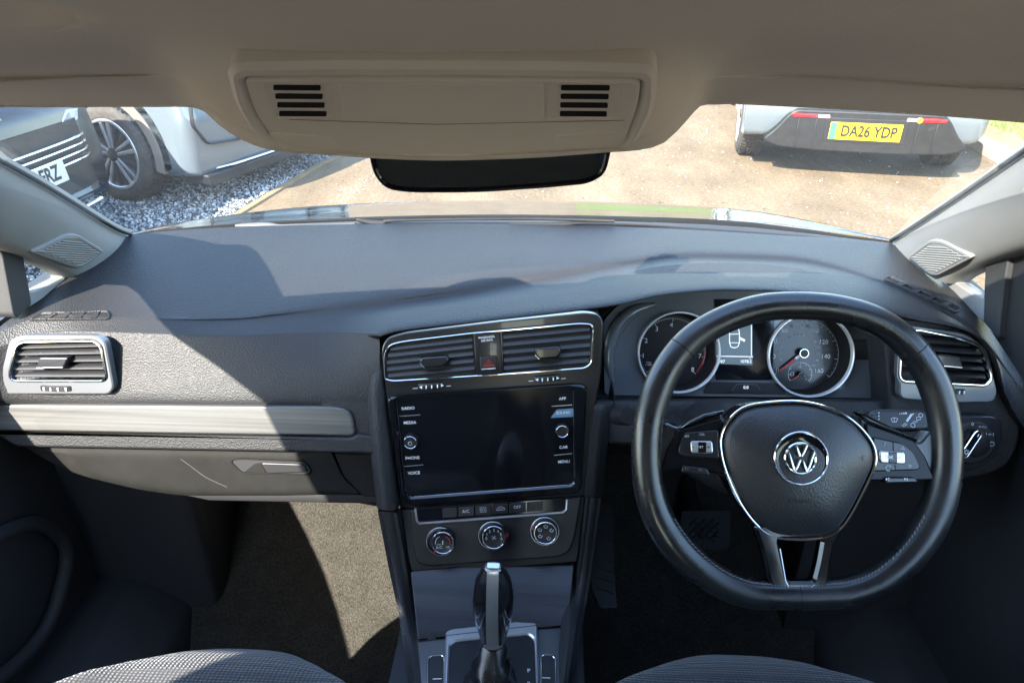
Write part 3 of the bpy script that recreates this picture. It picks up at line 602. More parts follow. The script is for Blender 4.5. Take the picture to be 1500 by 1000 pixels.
# ---- instrument cluster --------------------------------------------------
PI = plane2(1090, 450, .955, 585, .902)
def plate_holes(mb, outer, holes, pl, h):
    bm = bmesh.new(); E = []
    for lp in [outer]+holes:
        vs = [bm.verts.new(pl.P(a, b, h)) for a, b in lp]; E += [bm.edges.new((vs[i-1], vs[i])) for i in range(len(vs))]
    bmesh.ops.triangle_fill(bm, edges=E, use_beauty=True, use_dissolve=False)
    bm.verts.index_update(); mb.add([v.co.copy() for v in bm.verts], [[v.index for v in f.verts] for f in bm.faces]); bm.free(); return mb
fo = rpoly(PI.L([(884, 470), (905, 448), (960, 428), (1060, 415), (1180, 420), (1290, 448), (1322, 470), (1320, 584), (886, 579)]), .008)
d1c = PI.hit(994, 516); d1r = 59.5*PI.sc(994, 516); d2c = PI.hit(1187, 520); d2r = 62*PI.sc(1187, 520)
well = rpoly(PI.L([(1040, 440), (1140, 440), (1136, 556), (1046, 556)]), .004)
t = MB(); plate_holes(t, fo, [circ(d1c, d1r, 72), circ(d2c, d2r, 72)], PI, -.004); cl = part(t, 'instrument_cluster', M['smoke'], label='gloss grey instrument cluster with two round dials behind the steering wheel')
t = MB(); t.prism(fo, PI, -.05, -.040); part(t, 'housing', M['void'], cl)
# sculpted cowl lips left and right of the dials
for pts in ([(898, 560), (892, 520), (905, 478), (930, 455), (960, 446)], [(1288, 572), (1306, 540), (1300, 500), (1278, 470)]):
    pp = spl([V(PI.P(*PI.hit(x, y), -.004)) for x, y in pts], 6, False); t = MB(); t.tube(pp, lambda s: .011*math.sin(math.pi*min(max(s, .04), .96))**.6, 12); part(t, 'cowl_lip', M['smoke'], cl)
t = MB(); t.prism(rpoly(PI.L([(1046, 438), (1136, 438), (1133, 557), (1049, 557)]), .003), PI, -.006, -.0025, .0008); dsp = part(t, 'display_panel', M['piano'], cl)
M['screen'] = mat('lit_blue_grey_display', (.02, .03, .04), .2, emit=(.10, .155, .20, .13))
t = MB(); t.prism(PI.L([(1050, 460), (1103, 457), (1103, 535), (1050, 533)]), PI, -.0025, -.0018); part(t, 'lit_display', M['screen'], cl)
M['lit'] = mat('lit_white_symbol', (.7, .7, .7), .4, emit=(.8, .85, .9, .09))
t = MB(); h = -.0012
t.line(PI, PI.L([(1050, 521.5), (1103.5, 522.5)]), .0014, h); t.line(PI, PI.L([(1101, 458), (1101, 521)]), .0012, h)
part(t, 'display_line', M['lit'], cl)
t = MB(); t.line(PI, PI.L([(1069, 488), (1069, 502), (1071, 508), (1076, 509.5), (1081, 508), (1083.5, 502), (1083.5, 488), (1081, 476), (1071, 476)]), .0014, h, True); t.line(PI, PI.L([(1070, 489.5), (1083, 489)]), .0012, h); t.line(PI, PI.L([(1069.5, 502), (1083.5, 502)]), .001, h); part(t, 'car_symbol', M['lit'], cl)
t = MB(); t.line(PI, PI.L([(1083.5, 495), (1091.5, 499)]), .0036, h+.0003); part(t, 'open_door_symbol', M['lit'], cl)
t = MB(); t.text(PI, '3087', 1056, 529.5, 4.4, (1, .03), h, bold=.02); t.text(PI, '1078.5', 1093, 529.5, 4.4, (1, .03), h, bold=.02); t.text(PI, 'mi', 1099, 525, 2.6, (1, .03), h); part(t, 'odometer', M['lit'], cl)
def dial(cx, cy, cr, rr, fx, fy, label, name):
    hb = -.034; P2 = Pl(PI.P(0, 0, hb), PI.u, PI.v); c = P2.hit(fx, fy)
    t = MB(); t.prism(circ(c, rr*1.02, 72), P2, -.004, 0); r = part(t, name, M['panel'], CAR, label=label)
    t = MB(); n = 72; rs = [[PI.P(cr[0]+R*math.cos(2*math.pi*k/n), cr[1]+R*math.sin(2*math.pi*k/n), hh) for k in range(n)] for R, hh in ((rr, .003), (rr*.985, -.006))]
    rs.append([P2.P(c[0]+rr*.93*math.cos(2*math.pi*k/n), c[1]+rr*.93*math.sin(2*math.pi*k/n), .0005) for k in range(n)]); t.rings(rs); part(t, 'dial_well', M['void'], r)
    t = MB(); t.ring(circ(cr, rr*1.02, 72), circ(cr, rr*.975, 72), PI, -.004, .006, .0009, 120); part(t, 'chrome_ring', M['ring'], r)
    return r, P2, c, P2.sc(fx, fy)
def arc_(c, r, a0, a1, n=40): return [(c[0]+r*math.cos(math.radians(a0+(a1-a0)*k/n)), c[1]+r*math.sin(math.radians(a0+(a1-a0)*k/n))) for k in range(n+1)]
r1, P2, c, s = dial(994, 516, d1c, d1r, 984, 514.5, 'left round dial, rev counter numbered 0 to 8', 'rev_counter')
t = MB(); R = 49*s
t.line(P2, arc_(c, R, 217, -22), .0006, .0006)
for k in range(0, 65):
    a = math.radians(222-k*33*8/64); ln = 4.5 if k % 8 == 0 else 2.2
    t.line(P2, [(c[0]+(R-ln*s)*math.cos(a), c[1]+(R-ln*s)*math.sin(a)), (c[0]+R*math.cos(a), c[1]+R*math.sin(a))], .0010 if k % 8 == 0 else .0005, .0006)
part(t, 'scale', M['grey'], r1)
t = MB()
for s_, x, y in (('1', 942, 521), ('2', 946.5, 499), ('3', 962, 482), ('4', 983.5, 476), ('5', 1005, 481), ('6', 1020, 498), ('7', 1025, 521.5), ('8', 1014.5, 541.5)): t.text(P2, s_, x, y, 6.6, (1, .02), .0008)
t.text(P2, '1/min', 950, 530.5, 2.4, (1, .02), .0008); t.text(P2, 'x 1000', 950, 534, 2.4, (1, .02), .0008)
part(t, 'lettering', M['white'], r1)
t = MB(); t.line(P2, arc_(c, R-1.5*s, 2, -38, 16), .0016, .0009); t.text(P2, '0', 953, 541, 6.6, (1, .02), .0008); part(t, 'red_zone', M['red'], r1)
def needle(P2, c, ang, L, w, par, cap):
    a = math.radians(ang); d = V((math.cos(a), math.sin(a))); q = V((-d.y, d.x)); o = V(c)
    t = MB(); p1 = o+d*L*.30; p2 = o+d*L; t.prism([tuple(p1-q*w), tuple(p1+q*w), tuple(p2+q*w*.4), tuple(p2-q*w*.4)], P2, .004, .006); part(t, 'needle', M['red'], par)
    t = MB(); p0 = o; t.prism([tuple(p0-q*w), tuple(p0+q*w), tuple(p1+q*w), tuple(p1-q*w)], P2, .004, .0058); part(t, 'needle_base', M['white'], par)
    t = MB(); t.lathe(P2, c, [(cap, .003), (cap, .009), (cap*.9, .010), (.0004, .010)], 36); part(t, 'needle_cap', M['hard'], par)
    t = MB(); t.ring(circ(c, cap*1.06), circ(c, cap*.84), P2, .006, .0108, .0004, 48); part(t, 'cap_ring', M['chrome'], par)
needle(P2, c, 222, 42*s, .0016, r1, .0066)
r2, P2, c, s = dial(1187, 520, d2c, d2r, 1174.5, 516.5, 'right round dial, speedometer numbered 0 to 160 with a small fuel gauge', 'speedometer')
t = MB(); R = 52.5*s; c_ = (c[0]+1*s, c[1]-3*s)
t.line(P2, arc_(c_, R, 215, -38), .0006, .0006)
for k in range(0, 33):
    a = math.radians(218-k*8); ln = 5 if k % 4 == 0 else 2.6
    t.line(P2, [(c_[0]+(R-ln*s)*math.cos(a), c_[1]+(R-ln*s)*math.sin(a)), (c_[0]+R*math.cos(a), c_[1]+R*math.sin(a))], .0010 if k % 4 == 0 else .0005, .0006)
part(t, 'scale', M['grey'], r2)
t = MB()
for s_, x, y in (('0', 1138.5, 542), ('20', 1131, 522), ('40', 1133.5, 500), ('60', 1148.5, 484), ('80', 1171, 477), ('100', 1192, 484), ('120', 1206, 501), ('140', 1209, 522), ('160', 1199, 543)): t.text(P2, s_, x, y, 6.6, (1, .03), .0008)
part(t, 'lettering', M['white'], r2)
t = MB()
for s_, x, y in (('10', 1132, 534), ('30', 1129, 510), ('50', 1138.5, 490.5), ('70', 1159, 477.5), ('90', 1183, 478), ('110', 1202, 491), ('130', 1211, 511), ('150', 1208, 534)): t.text(P2, s_, x, y, 4.2, (1, .03), .0008)
part(t, 'small_lettering', M['dim'], r2)
t = MB()
for k, (s_, x, y) in enumerate((('20', 1143.5, 526.5), ('40', 1141.5, 517), ('60', 1143.5, 507.5), ('80', 1148.5, 499), ('100', 1157, 493.5), ('120', 1166, 490), ('140', 1176, 490), ('160', 1185.5, 494), ('180', 1192, 500.5), ('200', 1196.5, 509), ('220', 1198, 518), ('240', 1195.5, 527.5), ('260', 1190.5, 535.5))): t.text(P2, s_, x, y, 3.3, (1, .03), .0008, bold=.01)
part(t, 'metric_lettering', M['grey'], r2)
fc = P2.hit(1171.5, 547.5); fr = 17.5*s
t = MB(); t.line(P2, arc_(fc, fr, 215, -35), .0006, .0009)
for k in range(9):
    a = math.radians(215-k*250/8); t.line(P2, [(fc[0]+(fr-3*s)*math.cos(a), fc[1]+(fr-3*s)*math.sin(a)), (fc[0]+fr*math.cos(a), fc[1]+fr*math.sin(a))], .0007, .0009)
t.text(P2, '1/2', 1170.5, 537, 3.2, (1, .03), .0009); t.text(P2, '1', 1180, 555, 3.2, (1, .03), .0009); t.line(P2, P2.L([(1158, 545), (1162, 545), (1162, 549.5), (1158, 549.5)]), .0006, .0009, True)
part(t, 'fuel_scale', M['white'], r2)
needle(P2, fc, 215, 16*s, .0012, r2, .0042); needle(P2, c, 219, 46*s, .0019, r2, .0066)
# trip display strip
t = MB(); t.prism(rpoly(PI.L([(1040, 559), (1143, 561), (1152, 577), (1030, 576)]), .003), PI, -.004, -.0015, .0006); tp = part(t, 'trip_panel', M['hard'], cl)
t = MB(); t.line(PI, PI.L([(1073, 572), (1080, 562.5), (1108, 562.8), (1115, 572)]), .0008, -.001); part(t, 'trip_outline', M['dim'], cl)
t = MB(); t.text(PI, '0.0', 1093, 567.5, 4.4, (1, .02), -.001, bold=.02); part(t, 'trip_reading', M['lit'], cl)
# ---- steering column and stalks ------------------------------------------
WC = atY(1167, 660, .635); el_ = math.radians(31); PW = Pl(WC, (1, 0, 0), (0, math.sin(el_), math.cos(el_)))
t = MB(); rs = []
for h_, w_, hh_, dy in ((-.035, .055, .036, -.012), (-.05, .074, .048, -.014), (-.10, .080, .054, -.012), (-.22, .082, .06, -.01)):
    rs.append([PW.P(w_*math.copysign(abs(math.cos(a))**.6, math.cos(a)), dy+hh_*math.copysign(abs(math.sin(a))**.6, math.sin(a)), h_) for a in [2*math.pi*k/40 for k in range(40)]])
t.rings(rs, cap0=True, cap1=True); part(t, 'steering_column', M['hard'])
PSt = plane2(1310, 595, .755, 632, .735, (1, .02, .01))
t = MB(); so_ = rpoly(PSt.L([(1272, 602), (1284, 599), (1350, 599.5), (1362, 608), (1363, 626), (1354, 630), (1268, 629)]), .007); t.prism(so_, PSt, -.022, .004, .004, bb=.004)
t.tube([atY(1276, 616, .757), atY(1235, 640, .78), atY(1205, 655, .80)], .010, 12); stk = part(t, 'wiper_stalk', M['hard'])
t = MB(); P4 = Pl(PSt.P(0, 0, .0042), PSt.u, PSt.v)
for s_, x, y in (('HIGH', 1279.5, 605.5), ('LOW', 1280, 610.5), ('INT', 1280.5, 615), ('OFF', 1281, 619.5), ('1x', 1282, 624)): t.text(P4, s_, x, y, 2.4, (1, .02), .0003)
part(t, 'lettering', M['dim'], stk)
t = MB()
for k in range(5): t.prism(circ(P4.hit(1287.3, 604.5+k*4.6), .0009, 10), P4, 0, .0004)
t.line(P4, P4.L([(1305, 613), (1309.5, 611.5), (1315, 613), (1312.5, 618), (1307.5, 618)]), .0008, .0003, True); t.line(P4, P4.L([(1310.5, 618), (1309.5, 613.5)]), .0007, .0003)
for k in range(4): t.line(P4, P4.L([(1318+k*3, 606.4), (1318+k*3, 605-k*.5)]), .0010+.0003*k, .0003)
t.line(P4, P4.L([(1328, 617), (1335, 607)]), .0026, .0003); t.line(P4, P4.L([(1321, 623), (1326, 619.5), (1329, 621), (1323, 624.5)]), .0006, .0003, True); t.line(P4, P4.L([(1334, 607), (1338.5, 606)]), .0012, .0003)
t.line(P4, P4.L([(1342, 611), (1348, 610), (1348.5, 614), (1342.5, 615)]), .0007, .0003, True); t.line(P4, circ(P4.hit(1348.5, 608), .0024, 14), .0006, .0003, True)
t.text(P4, 'OFF', 1340.5, 617.8, 3, (1, .02), .0003); t.line(P4, circ(P4.hit(1337, 622.5), .0026, 14), .0007, .0003, True)
part(t, 'symbol', M['grey'], stk)
t = MB(); q = atY(919, 609, .775); t.tube([atY(906, 609, .80), q, atY(921, 609, .765)], lambda s_: .0125 if s_ < .7 else .0105, 16); t.tube([atY(921, 610, .77), atY(985, 622, .80)], .008, 10); part(t, 'indicator_stalk', M['hard'])
# ---- headlight switch ----------------------------------------------------
PH = plane2(1420, 606, .819, 690, .792, (1, -.02, 0))
t = MB(); t.prism(rpoly(PH.L([(1384, 607), (1450, 608), (1465, 613), (1468, 640), (1455, 672), (1420, 690), (1384, 688)]), .012), PH, -.02, .003, .002); hs = part(t, 'headlight_switch', M['panel'])
c = PH.hit(1423, 647); R = 33*PH.sc(1423, 647); t = MB(); t.lathe(PH, c, [(R, .002), (R, .0045), (R*.95, .0055), (R*.93, .0045), (.0005, .0045)], 56); part(t, 'dial', M['hard'], hs)
t = MB(); t.lathe(PH, c, [(R*.62, .004), (R*.60, .012), (R*.55, .013), (.0005, .013)], 48); part(t, 'rotary_knob', M['hard'], hs)
P5 = Pl(PH.P(0, 0, .016), PH.u, PH.v); g = rpoly(P5.L([(1404.5, 665), (1425, 634), (1430, 629), (1437.5, 631.5), (1437, 637), (1416, 669), (1410, 671)]), .003)
t = MB(); t.prism(g, P5, -.006, .0025, .0015); gr = part(t, 'grip_bar', M['piano'], hs)
t = MB(); t.tube([P5.P(a, b, .0022) for a, b in inset(ccw(g), .0004)], .0009, 6, True); part(t, 'chrome_edge', M['chrome'], hs)
t = MB(); t.line(P5, P5.L([(1430, 639), (1432, 635)]), .0012, .0027); t.line(P5, circ(P5.hit(1414, 661), .0022, 16), .0008, .0027, True)
for k in range(8): a = k*math.pi/4; o = P5.hit(1414, 661); t.line(P5, [(o[0]+.0029*math.cos(a), o[1]+.0029*math.sin(a)), (o[0]+.004*math.cos(a), o[1]+.004*math.sin(a))], .0006, .0027)
part(t, 'grip_marking', M['white'], hs)
t = MB(); t.text(PH, '0', 1421, 619.5, 5, (1, .02), .006); t.text(PH, 'AUTO', 1435.5, 623.5, 3, (1, .1), .006); t.line(PH, PH.L([(1444, 634), (1448, 634)]), .0012, .006); t.line(PH, PH.L([(1441, 632), (1441, 636)]), .0008, .006); t.line(PH, PH.L([(1451, 632), (1451, 636)]), .0008, .006)
t.line(PH, PH.L([(1448, 645), (1452, 646), (1452.5, 650), (1448, 651.5), (1445.5, 648)]), .0008, .006, True)
for k in range(3): t.line(PH, PH.L([(1442, 645.5+k*2.3), (1444.5, 645.5+k*2.3)]), .0006, .006)
part(t, 'symbol', M['grey'], hs)
# ---- steering wheel ------------------------------------------------------
SWH = empty('steering_wheel', WC, 0, 'flat-bottomed black leather steering wheel with chrome-edged airbag cover', parent=CAR)
SWH.matrix_parent_inverse = INV['hatchback_car']; INV['steering_wheel'] = Matrix.Translation(WC).inverted()
cen = [(1167, 447.5), (1110, 452), (1055, 471), (1010, 500), (975, 545), (954, 600), (946.5, 655), (951, 715), (968, 765), (1000, 810), (1045, 847), (1090, 866), (1130, 870), (1167, 871), (1205, 870), (1245, 866), (1290, 848), (1335, 808), (1366, 760), (1382, 710), (1386.5, 655), (1380, 600), (1360, 545), (1325, 499), (1280, 468), (1225, 452)]
rim = spl([PW.P(*q) for q in PW.L(cen)], 8)
n_ = len(rim)
def rimr(s_): # thicker at the lower grips
    a = s_*26; th = lambda c0, w: max(0, 1-abs(a-c0)/w); return .0152+.0022*max(th(8.5, 3.5), th(17.5, 3.5))+.0012*max(th(4.5, 2), th(21.5, 2))
t = MB(); t.tube(rim, rimr, 22, True, up=PW.n); part(t, 'rim', M['leather'], SWH)
t = MB()
for i in (int(n_*3.3/26), int(n_*22.7/26), int(n_*13.0/26)):
    a, b = rim[i], rim[(i+1) % n_]; t.tube([a, a.lerp(b, .25)], rimr(i/n_)*1.01, 22, up=PW.n)
part(t, 'rim_seam', M['void'], SWH)
t = MB()
for i in list(range(8*8, 18*8, 1)):
    p, q = rim[i], rim[(i+1) % n_]; tg = (q-p).normalized(); inw = PW.n.cross(tg); inw = inw if (WC-p).dot(inw) > 0 else -inw; r_ = rimr(i/n_)
    d = (inw*.80+PW.n*.60)*r_*1.005; t.tube([p+d+PW.n*.001, p+d+tg*.0035-PW.n*.001+inw*.001], .0007, 5)
part(t, 'stitching', M['thread'], SWH)
sp = MB(); spo = PW.L([(955, 640), (975, 618), (992, 626), (1056, 606), (1075, 640), (1070, 690), (1062, 700), (1042, 692), (1000, 688), (972, 690), (958, 706), (952, 680)]); sp.prism(rpoly(spo, .004), PW, -.016, .002, .003, bb=.003); part(sp, 'spoke', M['leather'], SWH); sp = MB()
spo = PW.L([(1256, 606), (1345, 648), (1360, 630), (1378, 640), (1384, 680), (1372, 715), (1362, 703), (1292, 705), (1270, 700), (1262, 650)]); sp.prism(rpoly(spo, .004), PW, -.016, .002, .003, bb=.003); part(sp, 'spoke', M['leather'], SWH)
for o in ([(992.5, 629), (1056, 611), (1062, 655), (1064, 694), (1042, 691), (1000, 687), (967, 689), (976, 658)], [(1264, 618), (1336, 645), (1352, 668), (1367, 702), (1337, 703), (1270, 703), (1268, 660)]):
    t = MB(); t.prism(rpoly(PW.L(o), .003), PW, .0005, .0055, .002); part(t, 'spoke_trim', M['spokeblack'], SWH)
# lilac-lit upper bevels of the spokes
for o in ([(992, 628), (1058, 606), (1060, 600), (1030, 606), (1010, 616)], [(1250, 602), (1262, 604), (1300, 623), (1344, 645), (1338, 647), (1266, 618)]):
    t = MB(); P6 = PW; q = rpoly(PW.L(o), .002); t.prism(q, PW, -.004, .0058, .003); part(t, 'spoke_bevel', M['piano'], SWH)
for o, ro, cen_, lines in (([(994, 654), (1002, 633), (1052, 629), (1053, 672), (1000, 668), (993, 663)], [(1010, 645), (1042, 645), (1043.5, 663), (1011, 663)], (1026.5, 654), [((1018.5, 631.5), (1019, 645)), ((1020, 663), (1020, 670))]),
                        ([(1277, 639), (1320, 648.5), (1336, 661), (1346, 683), (1343, 688), (1276, 690)], [(1284, 659), (1322, 661), (1323, 679), (1286, 677)], (1303.5, 669), [((1306, 646), (1306.5, 660)), ((1309, 679), (1309.5, 689)) ])):
    pl = Pl(PW.P(0, 0, .0055), PW.u, PW.v); oo = rpoly(pl.L(o), .004); t = MB(); t.prism(oo, pl, -.002, .003, .0015); bp = part(t, 'button_pad', M['panel'], SWH)
    t = MB()
    for a, b in lines: t.line(pl, pl.L([a, b]), .0009, .0033)
    part(t, 'pad_joint', M['void'], SWH)
    rr_ = rpoly(pl.L(ro), .003); t = MB(); t.prism(rr_, pl, .002, .0055, .0015); part(t, 'rocker_button', M['satin'], SWH)
    t = MB(); t.prism(rpoly(pl.L([(cen_[0]-6, cen_[1]-8), (cen_[0]+7, cen_[1]-7.5), (cen_[0]+7, cen_[1]+8), (cen_[0]-6, cen_[1]+7.5)]), .0015), pl, .003, .0062, .0008); part(t, 'rocker_centre', M['piano'], SWH)
pl = Pl(PW.P(0, 0, .0085), PW.u, PW.v); h = .0006
t = MB(); t.text(pl, 'RES', 1006, 638.5, 3, (1, -.03), h); t.text(pl, 'CNL', 1028, 636, 3, (1, -.03), h); t.text(pl, '(', 1296, 649, 5, (1, .6), h); t.line(pl, pl.L([(1319, 657), (1324.5, 658), (1322, 653.5)]), .0006, h, True); t.line(pl, pl.L([(1330, 680), (1335, 681), (1332.5, 684.5)]), .0006, h, True); t.line(pl, arc_(pl.hit(1301, 685), .0028, 300, 30, 12), .0007, h); t.text(pl, '+', 1308, 686, 4, (1, 0), h); part(t, 'symbol', M['grey'], SWH)
pl2 = Pl(PW.P(0, 0, .0112), PW.u, PW.v)
t = MB(); t.text(pl2, '-', 1015, 654, 5, (1, 0), .0008, bold=.03); t.text(pl2, '+', 1038, 655, 5, (1, 0), .0008, bold=.03); t.text(pl2, '<', 1289, 668, 4.5, (1, .05), .0008); t.text(pl2, '>', 1317, 670, 4.5, (1, .05), .0008); part(t, 'rocker_symbol', M['dark'], SWH)
t = MB(); pl3 = Pl(PW.P(0, 0, .0118), PW.u, PW.v); t.text(pl3, 'SET', 1026.5, 654.5, 3.2, (1, 0), .0006); t.text(pl3, 'OK', 1303.5, 669.5, 4.2, (1, .05), .0006, bold=.02); part(t, 'centre_lettering', M['white'], SWH)
for o, ln in (([(998, 680), (1033, 684), (1037, 692), (1035, 695), (996, 690)], None), ([(1293, 697), (1333, 697), (1340, 704), (1291, 706)], 1)):
    t = MB(); t.prism(rpoly(PW.L(o), .002), PW, .003, .009, .0015); b = part(t, 'lower_button', M['panel'], SWH)
    t = MB(); pl = Pl(PW.P(0, 0, .0093), PW.u, PW.v); x0 = (1300, 1327) if ln else (1006, 1026)
    for k, x in enumerate(x0): y = 701.5 if ln else (685.5+k*2); t.line(pl, pl.L([(x-2, y-2), (x-2, y+2)]), .0006, .0003); t.line(pl, pl.L([(x-1.5, y), (x+2, y-2), (x+2, y+2)]), .0006, .0003, True)
    part(t, 'button_symbol', M['white'] if ln else M['dim'], SWH)
# lower spoke (open fork)
t = MB(); fo_ = rpoly(PW.L([(1100, 765), (1112, 800), (1124, 855), (1138, 872), (1194, 873), (1206, 862), (1216, 800), (1232, 765)]), .006); fi = rpoly(PW.L([(1136, 786), (1199, 786), (1193, 820), (1186, 848), (1149, 848), (1143, 820)]), .004)
t.ring(fo_, fi, PW, -.004, .010, .003, 140); part(t, 'lower_spoke', M['piano'], SWH)
t = MB()
for a in ([(1138, 800), (1146, 846), (1151, 856), (1180, 858), (1188, 852)],): t.tube([PW.P(*q, .0095) for q in PW.L(a)], .0008, 6)
part(t, 'spoke_edge', M['satin'], SWH)
# airbag cover
ab = spl2([(q[0], q[1]) for q in PW.L([(1122, 588), (1086, 595.5), (1063, 615), (1052, 637), (1052.5, 664), (1062, 697), (1081, 737), (1106, 769), (1132, 784.5), (1170, 788), (1205, 785), (1226, 773.5), (1243, 751), (1265, 709), (1277.5, 678), (1276, 654), (1262.5, 632), (1241, 612), (1213, 597), (1170, 587)])], 6)
t = MB(); t.prism(ab, PW, -.03, .008, .004); part(t, 'airbag_base', M['piano'], SWH)
t = MB(); n = len(ab); t.tube([PW.P(a, b, .0085) for a, b in inset(ccw(ab), .0009)], .0016, 8, True, up=PW.n); part(t, 'chrome_trim', M['chrome'], SWH)
ai = inset(ccw(ab), .0042); cxy = (sum(a for a, b in ai)/n, sum(b for a, b in ai)/n); ex, top = 2.6, .030
def adome(tt): return .011+(top-.011)*(1-(1-tt)**ex)
t = MB(); rs = [[PW.P(a, b, .004) for a, b in ai]]
for k in range(0, 15): tt = (k/14)**1.3*.985; rs.append([PW.P(a+(cxy[0]-a)*tt, b+(cxy[1]-b)*tt, adome(tt)-.002*(k == 0)) for a, b in ai])
t.rings(rs, cap1=True); AB = bvh(part(t, 'airbag_cover', M['airbag'], SWH, ang=70))
PE = Pl(PW.P(0, 0, .0295), PW.u, PW.v); c = PE.hit(1173.5, 671); R = 39*PE.sc(1173, 671)
t = MB(); t.lathe(PE, c, [(R*1.02, -.008), (R*1.02, .0005), (R*.98, .001), (R*.9, -.0005), (R*.62, -.0015), (.0005, -.0015)], 64); part(t, 'emblem_base', M['piano'], SWH)
t = MB(); t.ring(circ(c, R*1.03, 64), circ(c, R*.955, 64), PE, -.004, .0016, .0007, 96); part(t, 'emblem_outer_ring', M['chrome'], SWH)
c = PE.hit(1172, 671); r_ = 24.3*PE.sc(1172, 671); t = MB(); t.ring(circ(c, r_, 64), circ(c, r_*.86, 64), PE, -.0015, .0030, .0010, 96)
w_ = r_*.155
def seg(a, b, hh):
    a = V(a); b = V(b); d = (b-a).normalized(); q = V((-d.y, d.x))*w_/2*1.08; t.prism([(c[0]+p.x, c[1]+p.y) for p in (a*r_-q, b*r_-q, b*r_+q, a*r_+q)], PE, -.0012, hh, .0007, 2)
k = 0
for a, b in (((-.36, .86), (-.045, .13)), ((.36, .86), (.045, .13)), ((-.80, .46), (-.37, -.80)), ((.80, .46), (.37, -.80)), ((-.37, -.80), (-.05, -.06)), ((.37, -.80), (.05, -.06))): seg(a, b, .0028+.00006*k); k += 1
t.prism([(c[0]+x*r_, c[1]+y*r_) for x, y in ((-.15, .12), (.15, .12), (.11, .20), (-.11, .20))], PE, -.0012, .00266); t.prism([(c[0]+x*r_, c[1]+y*r_) for x, y in ((-.15, -.04), (.15, -.04), (.12, -.12), (-.12, -.12))], PE, -.0012, .00265)
part(t, 'emblem', M['chrome'], SWH)
PA = Pl(PW.P(0, 0, .0262), PW.u, PW.v); t = MB(); t.text(PA, 'AIRBAG', 1171, 733.5, 6, (1, .03), .0004, bold=.012, sx=1.2); drape(t, AB, PW.n, .0004); part(t, 'airbag_lettering', M['dark'], SWH)
PA = Pl(PW.P(0, 0, .0205), PW.u, PW.v); t = MB(); t.line(PA, PA.L([(1257, 669), (1262, 671), (1265, 666.5), (1265.5, 675), (1262, 671)]), .0007, .0006); drape(t, AB, PW.n, .0004); part(t, 'horn_symbol', M['dark'], SWH)
# ---- roof lining ---------------------------------------------------------
def rrow(px, Ys, e0, e1): return [V((-e1[0], e1[1], e1[2])), V((-e0[0], e0[1], e0[2]))]+[atY(x, y, Yv) for (x, y), Yv in zip(px, Ys)]+[V((e0[0], e0[1], e0[2])), V((e1[0], e1[1], e1[2]))]
XC = [-60, 60, 150, 205, 235, 262, 285, 305, 328, 362, 405, 480, 560, 640, 720, 800, 890, 935, 972, 1003, 1024, 1045, 1066, 1092, 1120, 1200, 1300, 1420, 1560]
def pr(pts): return pchip([p[0] for p in pts], [p[1] for p in pts], XC)
def rr(py, Yp, e0, e1): return [V((-e1[0], e1[1], e1[2])), V((-e0[0], e0[1], e0[2]))]+[atY(x, y, Yv) for x, y, Yv in zip(XC, pr(py), pr(Yp))]+[V((e0[0], e0[1], e0[2])), V((e1[0], e1[1], e1[2]))]
r0 = rr([(-60, 153), (150, 151), (262, 151), (292, 153), (328, 179), (362, 200), (405, 214), (480, 220), (640, 228), (800, 223), (890, 216), (935, 213), (972, 202), (1003, 172), (1024, 150), (1066, 147), (1120, 149), (1200, 153), (1350, 162), (1560, 179)],
        [(-60, .53), (150, .59), (262, .60), (292, .575), (328, .505), (405, .455), (640, .448), (890, .455), (972, .48), (1003, .54), (1030, .60), (1120, .605), (1200, .60), (1350, .575), (1560, .53)], (.47, .40, 1.285), (.60, .26, 1.30))
ra = [p+V((0, .010, .03)) for p in r0]
rb = [p+V((0, -.010, .001)) for p in r0]
r1 = rr([(-60, 128), (150, 118.5), (235, 117), (262, 119), (285, 134), (305, 155), (328, 171), (362, 191), (405, 203), (480, 210), (640, 216), (800, 212), (890, 206), (935, 203), (972, 190), (1003, 155), (1024, 127), (1045, 119), (1120, 118), (1200, 119.5), (1350, 131), (1560, 143)],
        [(-60, .44), (150, .485), (235, .495), (285, .475), (328, .45), (405, .435), (640, .43), (890, .435), (972, .45), (1003, .475), (1045, .505), (1120, .51), (1200, .50), (1350, .475), (1560, .43)], (.46, .33, 1.30), (.60, .20, 1.305))
r1b = [p+V((0, -.010, .005)) for p in r1]
r15 = rr([(-60, 104), (150, 96), (235, 95), (262, 98), (305, 112), (362, 140), (405, 146), (640, 150), (890, 147), (935, 142), (985, 118), (1024, 100), (1060, 95), (1200, 96), (1350, 106), (1560, 112)],
         [(-60, .415), (150, .45), (220, .455), (262, .438), (305, .42), (405, .412), (640, .41), (890, .412), (985, .425), (1040, .452), (1080, .465), (1200, .46), (1350, .445), (1560, .405)], (.455, .30, 1.315), (.60, .165, 1.308))
r2 = rr([(-60, 62), (200, 55), (260, 58), (330, 72), (405, 78), (640, 80), (890, 78), (980, 70), (1050, 58), (1100, 55), (1560, 62)], [(-60, .37), (200, .405), (260, .392), (330, .383), (640, .378), (980, .385), (1050, .395), (1110, .408), (1560, .37)], (.45, .25, 1.335), (.605, .12, 1.315))
r3 = rr([(-60, 5), (640, 12), (1560, 5)], [(-60, .30), (640, .305), (1560, .30)], (.44, .18, 1.36), (.61, .05, 1.32))
def r3d(Y, z, zs, W=.34):
    L_ = [V((-.61, Y, zs-.012)), V((-.46, Y, zs+.04))]; n = len(XC)
    return L_+[V((x, Y, z-(abs(x)/.4)**2*.012)) for x in [-W+2*W*k/(n-1) for k in range(n)]]+[V((.46, Y, zs+.04)), V((.61, Y, zs-.012))]
